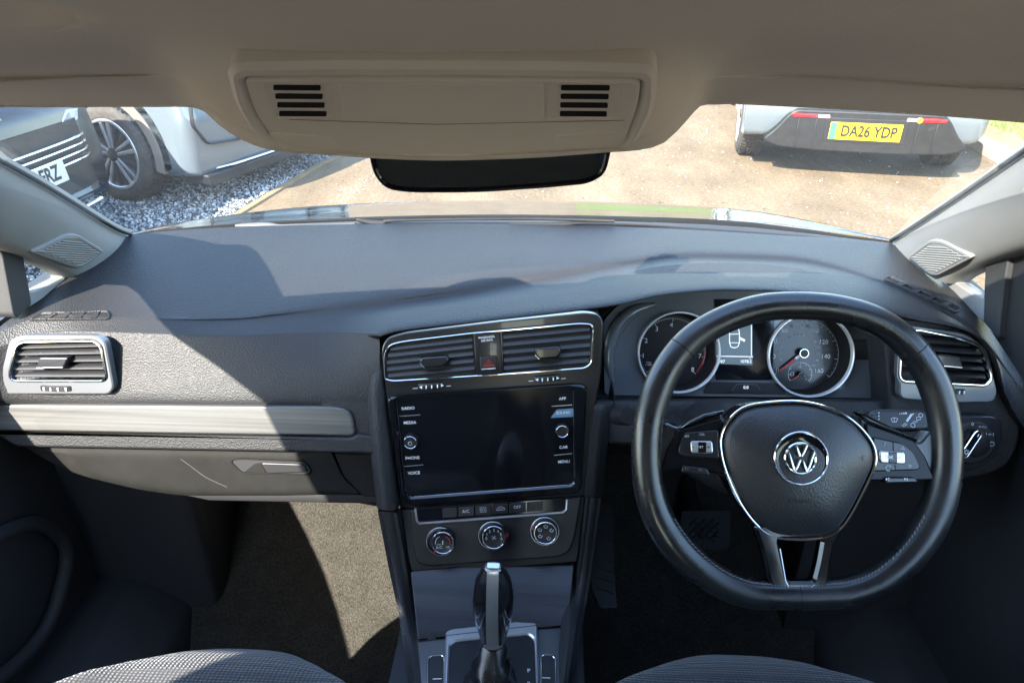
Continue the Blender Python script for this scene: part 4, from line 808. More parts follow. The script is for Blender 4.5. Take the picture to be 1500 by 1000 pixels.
t = MB(); t.grid([ra, r0, rb, r1, r1b, r15, r2, r3, r3d(.12, 1.392, 1.335, .25), r3d(-.3, 1.425, 1.34), r3d(-1.0, 1.42, 1.335), r3d(-1.7, 1.36, 1.29)], 5, 2)
roofl = part(t, 'roof_lining', M['roof'], ang=170)
t = MB()
t.grid([[V((x, Y, z+.03-(abs(x)/.62)**2.5*.05)) for x in (-.66, -.5, -.25, 0, .25, .5, .66)] for Y, z in ((.58, 1.275), (.40, 1.34), (.1, 1.42), (-.4, 1.44), (-1.2, 1.42), (-1.8, 1.34))], 3); 
M['carblack'] = mat('deep_black_car_paint', (.006, .006, .008), .06, coat=.6, spec=.5, bump=('noise', 14, .35, .006))
part(t, 'roof_panel', M['carblack'])
# ---- overhead console ----------------------------------------------------
A = atY(650, 90, .374); B = atY(650, 222, .427); PO = Pl((A+B)/2, (1, 0, 0), A-B)
oc = empty('overhead_console', PO.o, 0, 'beige overhead console panel at the centre of the windscreen header', parent=CAR); oc.matrix_parent_inverse = INV['hatchback_car']; INV[oc.name] = Matrix.Translation(PO.o).inverted()
fo_ = rpoly(PO.L([(333, 100), (345, 89), (480, 86), (800, 87), (952, 91), (963, 102), (961, 150), (938, 196), (925, 212), (640, 228), (410, 215), (372, 190), (345, 150)]), [.006, .01, .01, .01, .008, .008, .012, .012, .006, .03, .006, .012, .012])
fi = rpoly(PO.L([(358, 112), (366, 108), (640, 106), (930, 110), (940, 116), (936, 150), (917, 200), (905, 209), (640, 222), (430, 211), (400, 196), (374, 160)]), [.003, .006, .01, .006, .004, .01, .01, .01, .03, .01, .01, .01])
t = MB(); t.ring(fo_, fi, PO, -.010, .004, .003, 200); part(t, 'console_frame', M['console'], oc)
t = MB(); t.prism(inset(ccw(fi), .0006), PO, -.012, .0035, .0015); part(t, 'console_panel', M['console'], oc)
t = MB(); t.prism(rpoly(PO.L([(497, 113), (796, 113), (796, 166), (505, 164)]), .002), PO, .002, .0045, .0008); part(t, 'glasses_compartment', M['console'], oc)
t = MB()
for q in ([(392, 186), (490, 192), (500, 208), (420, 204)], [(812, 190), (905, 186), (890, 204), (812, 210)]): t = MB(); t.prism(rpoly(PO.L(q), .004), PO, .003, .0041, .0004); part(t, 'reading_lamp', M['console'], oc)
t = MB()
t.line(PO, PO.L([(425, 167), (640, 174), (915, 168)]), .0004, .0037); part(t, 'panel_joint', M['dark'], oc)
for x0, x1, sg in ((402, 471, 1), (822, 893, -1)):
    t = MB()
    for k in range(4):
        y = 119.5+k*12.8; a = x0+k*2.8*(sg if sg > 0 else 0); b = x1+k*2.8*(sg if sg > 0 else -.5)
        if sg < 0: a -= k*.6; b -= 0
        t.prism(rpoly(PO.L([(a, y-3.6), (b, y-3.1), (b, y+3.6), (a, y+3.1)]), .001), PO, .0036, .0042)
    part(t, 'lamp_slot', M['void'], oc)
    t = MB(); q = [(x0-14, 112), (x1+14, 112.5), (x1+18, 166), (x0+4, 165)] if sg > 0 else [(x0-16, 113), (x1+18, 114), (x1+12, 167), (x0-20, 166)]
    t.ring(inset(ccw(PO.L(q)), -.0003), PO.L(q), PO, .003, .0039, 0, 60); part(t, 'lamp_edge', M['console'], oc)
# ---- rear-view mirror ----------------------------------------------------
PMi = plane2(716, 215, .615, 285, .625, (1, -.03, 0)); 
mo = rpoly(PMi.L([(533, 190), (545, 150), (880, 150), (897, 190), (895, 222), (886, 255), (862, 268), (800, 274), (700, 281), (600, 281), (566, 276), (548, 255)]), [.01, .02, .02, .01, .01, .014, .014, .01, .02, .02, .014, .014])
t = MB(); t.prism(mo, PMi, -.03, 0, .004, bb=.012); mir = part(t, 'rear_view_mirror', M['blackmesh'], label='black rear view mirror below the overhead console')
t = MB(); t.ring(mo, inset(ccw(mo), .0045), PMi, -.006, .003, .0015, 160); part(t, 'mirror_rim', M['piano'], mir)
M['mirror'] = mat('mirror_glass', (.30, .33, .36), .03, metal=1)
t = MB(); gq = rpoly(PMi.L([(878, 224), (889, 224), (886, 248), (879, 254)]), .002); t.prism(gq, PMi, .0005, .0012); part(t, 'mirror_glass', M['mirror'], mir)
t = MB(); P_ = atY(716, 190, .63); t.tube([P_, P_+V((0, .04, .02)), P_+V((0, .05, .06))], .016, 14); t.box(tuple(P_+V((-.03, .02, .02))), tuple(P_+V((.03, .05, .06)))); part(t, 'mirror_mount', M['dark'], mir)
# ---- A pillars -----------------------------------------------------------
def pillar(up, lo, sgn):
    U = [atX(x, y, v) for x, y, v in up]; Lw = [atX(x, y, v) for x, y, v in lo]
    U += [V((sgn*.52, .42, 1.275)), V((sgn*.50, .30, 1.31))]; Lw += [V((sgn*.605, .34, 1.262)), V((sgn*.60, .16, 1.30))]
    n = min(len(U), len(Lw)); 
    rs = []
    for a, b in zip(U, Lw):
        m = (a+b)/2+V((-sgn*.012, -.006, 0)); rs.append([a+V((sgn*.01, .03, .004)), a, a.lerp(m, .5)+V((-sgn*.004, -.002, 0)), m, b.lerp(m, .45)+V((-sgn*.004, -.002, 0)), b, b+V((sgn*.03, .0, 0))])
    t = MB(); t.grid(rs, 4, 3); return part(t, 'windscreen_pillar', M['pillar'])
pL = pillar([(190, 349, -.648), (165, 339, -.645), (120, 312, -.635), (60, 276, -.622), (0, 243, -.608), (-90, 190, -.585)], [(108, 407, -.662), (88, 395, -.66), (62, 384, -.66), (32, 372, -.657), (0, 361, -.652), (-90, 330, -.638)], -1)
pR = pillar([(1308, 358, .644), (1335, 341, .640), (1362, 324, .634), (1430, 279, .622), (1500, 231, .608), (1590, 176, .585)], [(1386, 415, .664), (1398, 405, .662), (1418, 395, .66), (1445, 383, .657), (1500, 364, .652), (1590, 333, .638)], 1)
pL['label'] = 'shaded light grey pillar trim at the left of the windscreen'; pR['label'] = 'sunlit light grey pillar trim at the right of the windscreen'
M['grille'] = mat('ribbed_grille_plastic', (.36, .36, .35), .6, bump=('noise', 1, 0, 0))
def tweeter(pts, xin, par, sgn):
    PBv = bvh(par); w = [bhit(PBv, x, y) or atX(x, y, xv) for (x, y), xv in zip(pts, xin)]; c = sum(w, V())/len(w); mx_ = sum(p[0] for p in pts)/len(pts); my_ = sum(p[1] for p in pts)/len(pts); u = bhit(PBv, mx_+22, my_+1.5)-bhit(PBv, mx_-22, my_-1.5); v_ = (w[1]-w[-1])
    c = c+V((-sgn*.003, -.004, .002))
    pl = Pl(c, u, v_); 
    if pl.n.x*sgn > 0: pl = Pl(c, -u, v_)
    o = rpoly([((a-c).dot(pl.u), (a-c).dot(pl.v)) for a in w], .012)
    t = MB(); t.prism(o, pl, -.03, .003, .002); r = part(t, 'speaker_grille', M['pillar'], par)
    t = MB(); i1 = inset(ccw(o), .005); t.ring(inset(ccw(o), .0038), i1, pl, .002, .0036, .0004, 90); part(t, 'grille_groove', M['silver_paint'], par)
    i = inset(ccw(o), .007); xs_ = [a for a, b in i]; ys_ = [b for a, b in i]; t = MB(); b = min(ys_)+.002
    while b < max(ys_)-.001:
        xx = []
        for q in range(len(i)):
            p0, p1 = i[q-1], i[q]
            if (p0[1]-b)*(p1[1]-b) < 0: xx.append(p0[0]+(p1[0]-p0[0])*(b-p0[1])/(p1[1]-p0[1]))
        if len(xx) >= 2 and max(xx)-min(xx) > .004: t.tube([pl.P(min(xx), b, .003), pl.P(max(xx), b, .003)], .0012, 6)
        b += .0036
    part(t, 'grille_ribs', M['pillar'], par); return r
tweeter([(39, 366), (92, 342), (109, 341), (149, 366), (116, 392), (100, 389)], [-.648, -.634, -.634, -.644, -.656, -.655], pL, -1)
tweeter([(1334, 374), (1367, 349), (1383, 351), (1433, 374), (1379, 402), (1366, 401)], [.644, .634, .634, .644, .656, .655], pR, 1)
# ---- windscreen, bonnet, wipers ------------------------------------------
bot = [V((-.68, 1.15, .945))]+[atY(x, y, v)+V((0, .012, .002)) for x, y, v in ((190, 347, 1.14), (350, 333, 1.175), (560, 325, 1.2), (750, 326, 1.205), (1000, 335, 1.19), (1305, 358, 1.14))]+[V((.68, 1.15, .945))]
topr = [V((x, y, z)) for x, y, z in ((-.56, .40, 1.305), (-.52, .46, 1.30), (-.34, .61, 1.30), (-.12, .665, 1.285), (.02, .67, 1.285), (.2, .655, 1.29), (.52, .46, 1.30), (.56, .40, 1.305))]
rows = []
for k in range(5):
    s_ = k/4; rows.append([a.lerp(b, s_)+V((0, .03, .025))*math.sin(math.pi*s_)*.6 for a, b in zip(bot, topr)])
t = MB(); t.grid(rows, 4, 3); part(t, 'windscreen', M['windscreen'], recalc=True)
def edge(pts, r): t = MB(); t.tube(spl(pts, 4, False), r, 8); return t
part(edge([atX(x, y, v)+V((.003, .004, .003)) for x, y, v in ((-60, 209, -.595), (0, 242, -.607), (60, 275, -.621), (120, 311, -.634), (165, 338, -.644), (188, 347, -.646))], .0032), 'windscreen_seal', M['rubber'])
part(edge([atX(x, y, v)+V((-.003, .004, .003)) for x, y, v in ((1560, 191, .595), (1500, 230, .607), (1430, 278, .621), (1362, 323, .633), (1335, 340, .639), (1309, 356, .643))], .0032), 'windscreen_seal', M['rubber'])
def bn(px): return [atY(x, y, v) for x, y, v in px]
bA = bn([(160, 349, 1.19), (290, 332, 1.25), (480, 320, 1.275), (700, 314.5, 1.285), (910, 317, 1.28), (1104, 326, 1.255), (1335, 359.5, 1.18)])
bM = bn([(165, 349, 1.195), (288, 328, 1.31), (472, 312.5, 1.37), (700, 305.5, 1.39), (914, 308.5, 1.385), (1108, 319.5, 1.34), (1330, 357, 1.20)])
bB = bn([(182, 345.5, 1.22), (286, 322, 1.42), (460, 302, 1.53), (700, 293.5, 1.56), (920, 297, 1.55), (1112, 310, 1.47), (1318, 353, 1.23)])
bC = [p+V((0, .07, -.032)) for p in bB]; bD = [p+V((0, .30, -.16)) for p in bB]; bE = [p+V((0, .5, -.30)) for p in bB]; bF = [p+V((0, .62, -.60)) for p in bB]
t = MB(); t.grid([bA, bM, bB, bC, bD, bE, bF], 6, 4); part(t, 'bonnet', M['carblack'])
cw = bn([(175, 352, 1.155), (300, 341, 1.185), (500, 332, 1.205), (700, 331, 1.21), (900, 334, 1.205), (1100, 344, 1.185), (1325, 363, 1.15)])
cw2 = bn([(175, 350, 1.165), (300, 336, 1.215), (500, 325.5, 1.24), (700, 321.5, 1.255), (900, 324, 1.25), (1100, 333, 1.225), (1325, 360.5, 1.165)])
cw3 = [a.lerp(b, .92)+V((0, 0, .001)) for a, b in zip(cw2, bA)]
t = MB(); t.grid([[p+V((0, -.02, -.03)) for p in cw], cw, cw2, [p+V((0, .03, -.03)) for p in cw2]], 4, 3); cowl = part(t, 'scuttle_panel', M['rubber'])
t = MB(); t.grid([[p+V((0, .002, -.02)) for p in cw2], [p+V((0, .002, .003)) for p in cw2], [a.lerp(b, .5)+V((0, 0, .003)) for a, b in zip(cw2, cw3)], cw3], 4, 3); part(t, 'bonnet_seal', M['seal'])
for pts, th in (([(345, 331), (372, 331), (396, 330), (425, 331), (520, 328)], .006), ([(522, 322), (542, 326), (562, 327), (582, 323), (760, 321), (900, 324)], .005), ([(745, 328), (800, 329), (830, 328.5), (860, 327), (980, 332), (1100, 339)], .005)):
    t = MB(); t.tube(spl([atY(x, y, 1.21) for x, y in pts], 5, False), lambda s_: th*(.45+.55*math.sin(math.pi*min(1, s_*1.6))), 10); part(t, 'wiper', M['wiperarm'] if th > .0055 else M['rubber'])
# ---- doors ---------------------------------------------------------------
def door(s):
    X = .765*s; d = MB()
    d.prism(rpoly([(1.18, .90), (1.16, .22), (-1.0, .22), (-1.0, .93), (.35, .915), (.68, .893), (.9, .89)], .03), Pl((X, 0, 0), (0, 1, 0), (0, 0, 1)), -.02-.02*(s > 0), .02+.0*(s > 0))
    return part(d, 'door', M['door'])
dL = door(-1); dR = door(1)
def ridge(px, X, r, par, name='pocket_rim', m='door'):
    t = MB(); t.tube(spl([atX(x, y, X) for x, y in px], 6, False), r, 12); part(t, name, M[m], par)
ridge([(-60, 812), (0, 782), (40, 767), (62, 768), (88, 785), (98, 812), (92, 850), (75, 905), (45, 950), (0, 992), (-30, 1010)], -.732, .012, dL)
ridge([(1560, 775), (1500, 781), (1440, 786), (1402, 796), (1382, 815), (1377, 840), (1388, 890), (1410, 945), (1440, 985), (1475, 1020)], .733, .008, dR)
# window frames, quarter windows and posts
def flat(name, px, X, th, m, par=CAR, r=.004):
    pl = Pl((X, 0, 0), (0, 1 if X > 0 else -1, 0), (0, 0, 1)); pl = pl if pl.n.x*X < 0 else Pl((X, 0, 0), (0, -1 if X > 0 else 1, 0), (0, 0, 1))
    o = rpoly([((p-pl.o).dot(pl.u), (p-pl.o).dot(pl.v)) for p in [atX(x, y, X) for x, y in px]], r); t = MB(); t.prism(o, pl, -th, 0, .002); return part(t, name, m, par)
def flatring(name, po, pi, X, th, m, par=CAR):
    pl = Pl((X, 0, 0), (0, 1 if X > 0 else -1, 0), (0, 0, 1)); pl = pl if pl.n.x*X < 0 else Pl((X, 0, 0), (0, -1 if X > 0 else 1, 0), (0, 0, 1))
    f = lambda px: [((p-pl.o).dot(pl.u), (p-pl.o).dot(pl.v)) for p in [atX(x, y, X) for x, y in px]]
    t = MB(); t.ring(rpoly(f(po), .004), rpoly(f(pi), .004), pl, -th, 0, .002, 90); part(t, name, m, par)
    g = MB(); g.prism(rpoly(f(pi), .004), pl, -th*.7, -th*.6); part(g, 'quarter_window', M['glass'], par)
flatring('quarter_window_frame', [(28, 366), (80, 384), (116, 403), (112, 408), (44, 450), (36, 440)], [(35, 377), (74, 391), (91, 401), (94, 407), (84, 412), (52, 428), (45, 428)], -.672, .02, M['pillar'])
flatring('quarter_window_frame', [(1378, 410), (1402, 402), (1450, 378), (1450, 478), (1436, 470), (1392, 424)], [(1399, 413), (1408, 401), (1443, 386), (1440, 437), (1430, 434)], .674, .02, M['pillar'])
flat('window_post', [(-2, 360), (34, 372), (47, 445), (26, 466), (20, 460), (4, 375)], -.668, .03, M['rubber'], dL)
flat('window_post', [(1443, 381), (1478, 369), (1470, 420), (1462, 496), (1440, 472)], .668, .03, M['rubber'], dR)
flat('window_frame', [(1476, 368), (1620, 330), (1620, 640), (1500, 560), (1460, 498)], .676, .02, M['dark'], dR)
for s in (-1, 1):
    par = dL if s < 0 else dR
    t = MB(); t.add([V((s*.745, y, z)) if z < 1.1 else V((s*.62, y, z)) for y, z in ((.66, .93), (-.98, .93), (-.98, 1.31), (.16, 1.315), (.42, 1.24))], [[0, 1, 2, 3, 4]]); part(t, 'side_window', M['glass'], par)
# body shell: sills, floor, bulkhead, B pillars, rear
t = MB(); t.box((-.78, -2.0, .14), (.78, .76, .20)); 
t.grid([[V((x, y, z)) for x in (-.78, -.3, 0, .3, .78)] for y, z in ((.74, .2), (.84, .23), (.98, .34), (1.12, .52), (1.2, .70), (1.24, .90))], 3); part(t, 'floor', M['carpet'])
t = MB(); t.grid([[V((x, y, .20+h*math.exp(-(x/.17)**4))) for x in (-.3, -.2, -.15, -.1, 0, .1, .15, .2, .3)] for y, h in ((-1.5, .18), (.4, .2), (.9, .24), (1.1, .32), (1.26, .45))], 3); part(t, 'transmission_tunnel', M['carpet'])
for s in (-1, 1):
    t = MB(); t.prism([(.07, .86), (-.14, .86), (-.4, 1.34), (-.185, 1.34)], Pl((s*.69, 0, 0), (0, 1, 0), (0, 0, 1)), -.04, .04); part(t, 'door_pillar', M['pillar'])
    t = MB(); t.tube([V((s*.605, .34, 1.275)), V((s*.60, .1, 1.325)), V((s*.60, -.4, 1.345)), V((s*.60, -1.2, 1.335)), V((s*.58, -1.75, 1.27))], lambda s_: .028+.060*math.exp(-((s_-.24)/.09)**2), 12); part(t, 'roof_rail', M['pillar'])  # rail swells near the front seats, shaped to keep sun off the console side
    t = MB(); t.prism([(-.95, .2), (-2.0, .3), (-2.05, .95), (-1.7, 1.33), (-1.45, 1.33), (-1.35, .95), (-.95, .93)], Pl((s*.67, 0, 0), (0, 1, 0), (0, 0, 1)), -.04, .04); part(t, 'rear_side_panel', M['dark'])
    t = MB(); t.prism([(.93, .2), (1.28, .2), (1.28, .885), (.93, .885)], Pl((s*.64, 0, 0), (0, 1, 0), (0, 0, 1)), -.12, .12, .03, bb=.03); part(t, 'kick_panel', M['door'])
    t = MB(); t.prism(rpoly([(s*.80, .2), (s*.55, .2), (s*.58, .30), (s*.66, .36), (s*.80, .36)], .02), Pl((0, .9, 0), (1, 0, 0), (0, 0, 1)), -.08, 1.9); part(t, 'door_sill', M['door'])
    t = MB(); t.prism([(1.10, .15), (1.2, .2), (2.25, .2), (2.2, .62), (1.8, .74), (1.2, .88)], Pl((s*.76, 0, 0), (0, 1, 0), (0, 0, 1)), -.05, .05, .03, bb=.03); part(t, 'front_wing', M['carblack'])
t = MB(); t.box((-.66, 1.0, .80), (.66, 1.27, .875)); t.box((-.66, .90, .70), (.66, 1.0, .80)); part(t, 'dash_light_block', M['void'])  # unseen boxes added to stop light leaking behind the dash into the footwells
t = MB(); t.box((-.7, -2.05, .2), (.7, -1.95, .95)); part(t, 'tailgate', M['dark'])
# ---- seats ---------------------------------------------------------------
def se(a, n): return math.copysign(abs(a)**n, a)
def superell(mb, c, r, n1=.3, n2=.35, nu=44, nv=26, rot=0):
    rs = []
    for i in range(nv+1):
        v_ = -math.pi/2+math.pi*i/nv; rs.append([V((r[0]*se(math.cos(v_), n1)*se(math.cos(u_), n2), r[1]*se(math.cos(v_), n1)*se(math.sin(u_), n2), r[2]*se(math.sin(v_), n1))) for u_ in [2*math.pi*k/nu for k in range(nu)]])
    R_ = Matrix.Rotation(rot, 3, 'X'); return mb.rings([[R_ @ p+V(c) for p in r_] for r_ in rs], cap0=True, cap1=True)
def seat(xc, lab, dz=0, dy=0):
    e = empty('car_seat', (xc, .3, .3), 0, lab, parent=CAR); e.matrix_parent_inverse = INV['hatchback_car']; INV[e.name] = Matrix.Translation(V((xc, .3, .3))).inverted()
    t = MB(); n = 30; rows = []
    for i in range(n+1):
        s_ = i/n; row = []
        for j in range(n+1):
            q = j/n*2-1; y = .07+dy+.51*s_
            w = .228-.085*max(0, (s_-.62)/.38)**2; z = .655+dz-.008*math.cos(s_*3)+.018*max(0, abs(q)-.55)**1.2*1.5
            f = max(0, (s_-.80)/.20); z -= .05*f**2.6; k = max(0, abs(q)-.80)/.20; z -= .055*k**2.2
            row.append(V((xc+q*w, y-.085*f*abs(q)**3.2, z)))
        rows.append(row)
    last = rows[-1]; rows.append([p+V((0, .012, -.04)) for p in last]); rows.append([p+V((0, .004, -.12)) for p in last]); rows.append([p+V((0, -.04, -.16)) for p in last])
    t.rings(rows, closed=False)
    sk = MB(); 
    for side in (0, -1):
        col = [r[side] for r in rows]; t.rings([col, [p+V(((-.012 if side == 0 else .012), 0, -.05)) for p in col], [p+V((0, 0, -.15)) for p in col]], closed=False)
    part(t, 'cushion', M['seat'], e, ang=60)
    t = MB(); superell(t, (xc, .02, 1.02) if False else (xc, -.14, .93), (.245, .075, .34), .5, .5, rot=math.radians(18)); part(t, 'backrest', M['seat'], e)
    t = MB(); superell(t, (xc, -.27, 1.30), (.13, .05, .085), .6, .6, rot=math.radians(14)); part(t, 'headrest', M['seat'], e)
    t = MB(); t.box((xc-.2, .05, .2), (xc+.2, .48, .5)); part(t, 'seat_base', M['dark'], e)
seat(-.288, 'front passenger seat with grey patterned cloth, a sun patch on its cushion', .003, .01); seat(.318, 'driver seat with grey patterned cloth below the steering wheel', .009, .025)
# ---- pedals and footwell -------------------------------------------------
PB = plane2(1033, 745, 1.02, 808, .985); t = MB(); bo_ = rpoly(PB.L([(997, 748), (1072, 746), (1070, 800), (1062, 806), (1000, 804), (995, 790)]), .006); t.prism(bo_, PB, -.012, 0, .002); br = part(t, 'brake_pedal', M['rubber'])
t = MB(); x0, y0 = PB.hit(1033, 775)
for i in range(-4, 5):
    for j in range(-4, 5):
        cxx = x0+(i-j)*.0078; cyy = y0+(i+j)*.0078
        if abs(cxx-x0) < .029 and abs(cyy-y0) < .022: t.prism([(cxx, cyy-.0064), (cxx+.0064, cyy), (cxx, cyy+.0064), (cxx-.0064, cyy)], PB, 0, .004, .0012, 2)
part(t, 'tread_pads', M['rubber'], br)
t = MB(); t.tube([atY(1020, 758, 1.03), atY(1008, 720, 1.08), atY(1005, 680, 1.14)], .013, 10, sx=1.3); part(t, 'pedal_arm', M['hard'], br)
t = MB(); t.tube([atY(1252, 798, 1.0), atY(1256, 760, 1.06), atY(1258, 720, 1.15)], .010, 10); ac = part(t, 'accelerator_pedal', M['hard'])
PF = plane2(880, 735, .93, 890, .80, (.5, -1, 0)); t = MB()
t.grid([[atY(x0+(x1-x0)*k/4, y, Yv) for k in range(5)] for (x0, x1), y, Yv in (((878, 898), 735, .98), ((872, 899), 790, .93), ((866, 901), 850, .88), ((880, 904), 890, .84))], 3); ft = part(t, 'footwell_side_panel', M['hard'])
t = MB()
for k in range(7): y = 770+k*15; t.tube([atY(874, y, .955-.0011*(y-735)), atY(899, y+9, .955-.0011*(y-735))], .0012, 6)
part(t, 'panel_rib', M['dark'], ft)
# loose floor mats
def mat_obj(x0, x1, lab, ribs):
    t = MB(); pl = Pl((0, 0, .2), (1, 0, 0), (0, 1, 0)); t.prism(rpoly([(x0, .35), (x1, .35), (x1, .88), (x0, .88)], .05), pl, .003, .012, .003)
    o = t.build('floor_mat', M['carpet']); tag(o, lab, 'floor mat')
    if ribs:
        r = MB()
        for k in range(8): x = x0+.05+k*(x1-x0-.1)/7; r.tube([V((x, .42, .213)), V((x+.01, .84, .213))], .004, 6)
        r.build('rib', M['rubber'], o)
mat_obj(-.58, -.20, 'black carpet mat in the passenger footwell, sunlit beside the console', False); mat_obj(.18, .56, 'black ribbed floor mat in the shaded driver footwell', True)
# ================================================================== OUTSIDE
def ground_mat(name, stops, scales, rough=.95, bump=.4, stripes=None):
    m = bpy.data.materials.new(name); m.use_nodes = True; nt = m.node_tree; N = nt.nodes; L = nt.links; b = N['Principled BSDF']; b.inputs['Roughness'].default_value = rough; b.inputs['Specular IOR Level'].default_value = .25
    tc = N.new('ShaderNodeTexCoord'); last = None
    for s_, st in scales:
        mp = N.new('ShaderNodeMapping'); mp.inputs['Scale'].default_value = st; L.new(tc.outputs['Object'], mp.inputs[0])
        t = N.new('ShaderNodeTexNoise'); t.inputs['Scale'].default_value = s_; t.inputs['Detail'].default_value = 6; t.inputs['Roughness'].default_value = .65; L.new(mp.outputs[0], t.inputs['Vector'])
        if last is None: last = t.outputs['Fac']
        else:
            mx = N.new('ShaderNodeMath'); mx.operation = 'ADD'; L.new(last, mx.inputs[0]); L.new(t.outputs['Fac'], mx.inputs[1]); last = mx.outputs[0]
    dv = N.new('ShaderNodeMath'); dv.operation = 'DIVIDE'; dv.inputs[1].default_value = len(scales); L.new(last, dv.inputs[0])
    cr = N.new('ShaderNodeValToRGB'); e = cr.color_ramp.elements
    e[0].position = stops[0][0]; e[0].color = (*stops[0][1], 1); e[1].position = stops[-1][0]; e[1].color = (*stops[-1][1], 1)
    for p, c in stops[1:-1]: q = e.new(p); q.color = (*c, 1)
    L.new(dv.outputs[0], cr.inputs[0]); L.new(cr.outputs[0], b.inputs['Base Color'])
    bn = N.new('ShaderNodeBump'); bn.inputs['Strength'].default_value = bump; bn.inputs['Distance'].default_value = .01; L.new(dv.outputs[0], bn.inputs['Height']); L.new(bn.outputs[0], b.inputs['Normal']); return m
M['asphalt'] = ground_mat('sandy_worn_tarmac', [(.40, (.06, .043, .027)), (.47, (.135, .098, .06)), (.53, (.17, .127, .079)), (.60, (.30, .237, .155))], [(2.2, (1, .45, 1)), (38, (1, 1, 1)), (120, (1, 1, 1)), (260, (1, 1, 1))])
M['kerb'] = ground_mat('pale_concrete', [(.35, (.28, .25, .21)), (.65, (.46, .42, .35))], [(8, (1, 1, 1)), (90, (1, 1, 1))])
M['soil'] = ground_mat('dry_verge_soil', [(.35, (.14, .10, .055)), (.65, (.30, .22, .12))], [(6, (1, 1, 1)), (60, (1, 1, 1))])
M['grassbed'] = ground_mat('turf', [(.35, (.07, .10, .02)), (.65, (.16, .20, .05))], [(5, (1, 1, 1)), (60, (1, 1, 1))])
M['gravelbed'] = ground_mat('dark_gravel_bed', [(.4, (.03, .033, .037)), (.6, (.10, .11, .12))], [(40, (1, 1, 1)), (90, (1, 1, 1))])
KX = 1.068
def KP(P): return [(.07+(x-.07)*KX, y*KX) for x, y in P]
def sheet(name, poly, z, m, th=0):
    poly = poly if abs(poly[0][0]) > 100 else KP(poly)
    pl = Pl((0, 0, z), (1, 0, 0), (0, 1, 0)); t = MB()
    if th: t.prism(poly, pl, -.05, th, min(.02, th*.3))
    else: t.add([V((x, y, z)) for x, y in poly], [list(range(len(poly)))])
    o = t.build(name, m); tag(o, kind='structure'); return o
sheet('ground', [(-400, -400), (400, -400), (400, 400), (-400, 400)], GZ-.012, M['asphalt'])
sheet('gravel_bed', [(-8, 2.6), (-2.05, 2.6), (-1.98, 4.4), (-1.80, 5.8), (-1.50, 6.6), (-1.30, 9.5), (-8, 9.5)], GZ-.006, M['gravelbed'])
# drive edging beside the gravel
sheet('kerb', [(-2.05, 2.6), (-2.00, 2.6), (-1.93, 4.4), (-1.75, 5.8), (-1.45, 6.6), (-1.25, 9.5), (-1.30, 9.5), (-1.50, 6.6), (-1.80, 5.8), (-1.98, 4.4)], GZ-.004, M['soil'], .008)
# verge on the right
sheet('kerb', [(3.72, 2.0), (3.86, 2.0), (3.92, 6.0), (4.12, 7.6), (4.6, 11), (4.46, 11), (3.98, 7.6), (3.78, 6.0)], GZ-.004, M['kerb'], .09)
sheet('verge', [(3.87, 2.0), (14, 2.0), (14, 14), (5.0, 14), (4.6, 11), (4.12, 7.6), (3.92, 6.0)], GZ+.03, M['soil'])
sheet('field', [(.6, 12.4), (2.2, 11.7), (4.5, 12.0), (7, 11.6), (12, 12.2), (22, 11.4), (90, 12), (90, 300), (-2, 300), (.2, 40), (.9, 18)], GZ+.01, M['grassbed'])
# gravel stones
random.seed(3)
def ico():
    bm = bmesh.new(); bmesh.ops.create_cube(bm, size=1.5); vs = [v.co.copy() for v in bm.verts]; fs = [[v.index for v in f.verts] for f in bm.faces]; bm.free(); return vs, fs
IV, IF = ico()
def inpoly(x, y, P):
    c = False
    for i in range(len(P)):
        (x0, y0), (x1, y1) = P[i-1], P[i]
        if (y0 > y) != (y1 > y) and x < (x1-x0)*(y-y0)/(y1-y0)+x0: c = not c
    return c
GP = KP([(-3.5, 3.2), (-2.05, 3.2), (-1.99, 4.4), (-1.81, 5.8), (-1.51, 6.6), (-1.35, 8.6), (-3.2, 8.6)])
vs_, fs_, mi_ = [], [], []
for _ in range(26000):
    while True:
        x, y = random.uniform(-3.8, -1.4), random.uniform(3.4, 9.1)
        if inpoly(x, y, GP): break
    r = random.uniform(.006, .013); R_ = Matrix.Rotation(random.uniform(0, 6.3), 3, V((random.random()-.5, random.random()-.5, random.random())).normalized())
    sc3 = V((random.uniform(.7, 1.3), random.uniform(.6, 1), random.uniform(.5, .8))); o = len(vs_)
    for q in IV: vs_.append(tuple(R_ @ V((q.x*sc3.x, q.y*sc3.y, q.z*sc3.z))*r*random.uniform(.88, 1.1)+V((x, y, GZ-.004+r*.35))))
    c_ = random.choices((0, 1, 2, 3), (.24, .32, .28, .16))[0]
    for f in IF: fs_.append([a+o for a in f]); mi_.append(c_)
g = MB(); g.v = vs_; g.f = fs_; g.m = mi_
GM = [mat('stone_'+n, c, .8, bump=('noise', 80, .3, .002)) for n, c in (('white', (.46, .47, .475)), ('grey', (.20, .21, .22)), ('slate', (.06, .067, .074)), ('pale', (.31, .31, .305)))]
go = g.build('gravel', GM, ang=30); tag(go, 'loose white and slate coloured gravel chippings beside the drive', 'gravel', kind='stuff')
random.seed(11); vs_, fs_, mi_ = [], [], []
for _ in range(1500): # grit and chippings strewn on the drive
    x, y = random.uniform(-1.6, 4.0), random.uniform(3.4, 10)
    if random.random() < .25: x = -1.75+.25*(y-4.5)+abs(random.gauss(0, .18))
    r = random.uniform(.003, .009); o = len(vs_); R_ = Matrix.Rotation(random.uniform(0, 6.3), 3, 'Z')
    for q in IV: vs_.append(tuple(R_ @ V((q.x, q.y*.7, q.z*.5))*r*random.uniform(.8, 1.1)+V((x, y, GZ-.010+r*.3))))
    c_ = random.choices((0, 1, 2, 3), (.3, .3, .2, .2))[0]
    for f in IF: fs_.append([a+o for a in f]); mi_.append(c_)
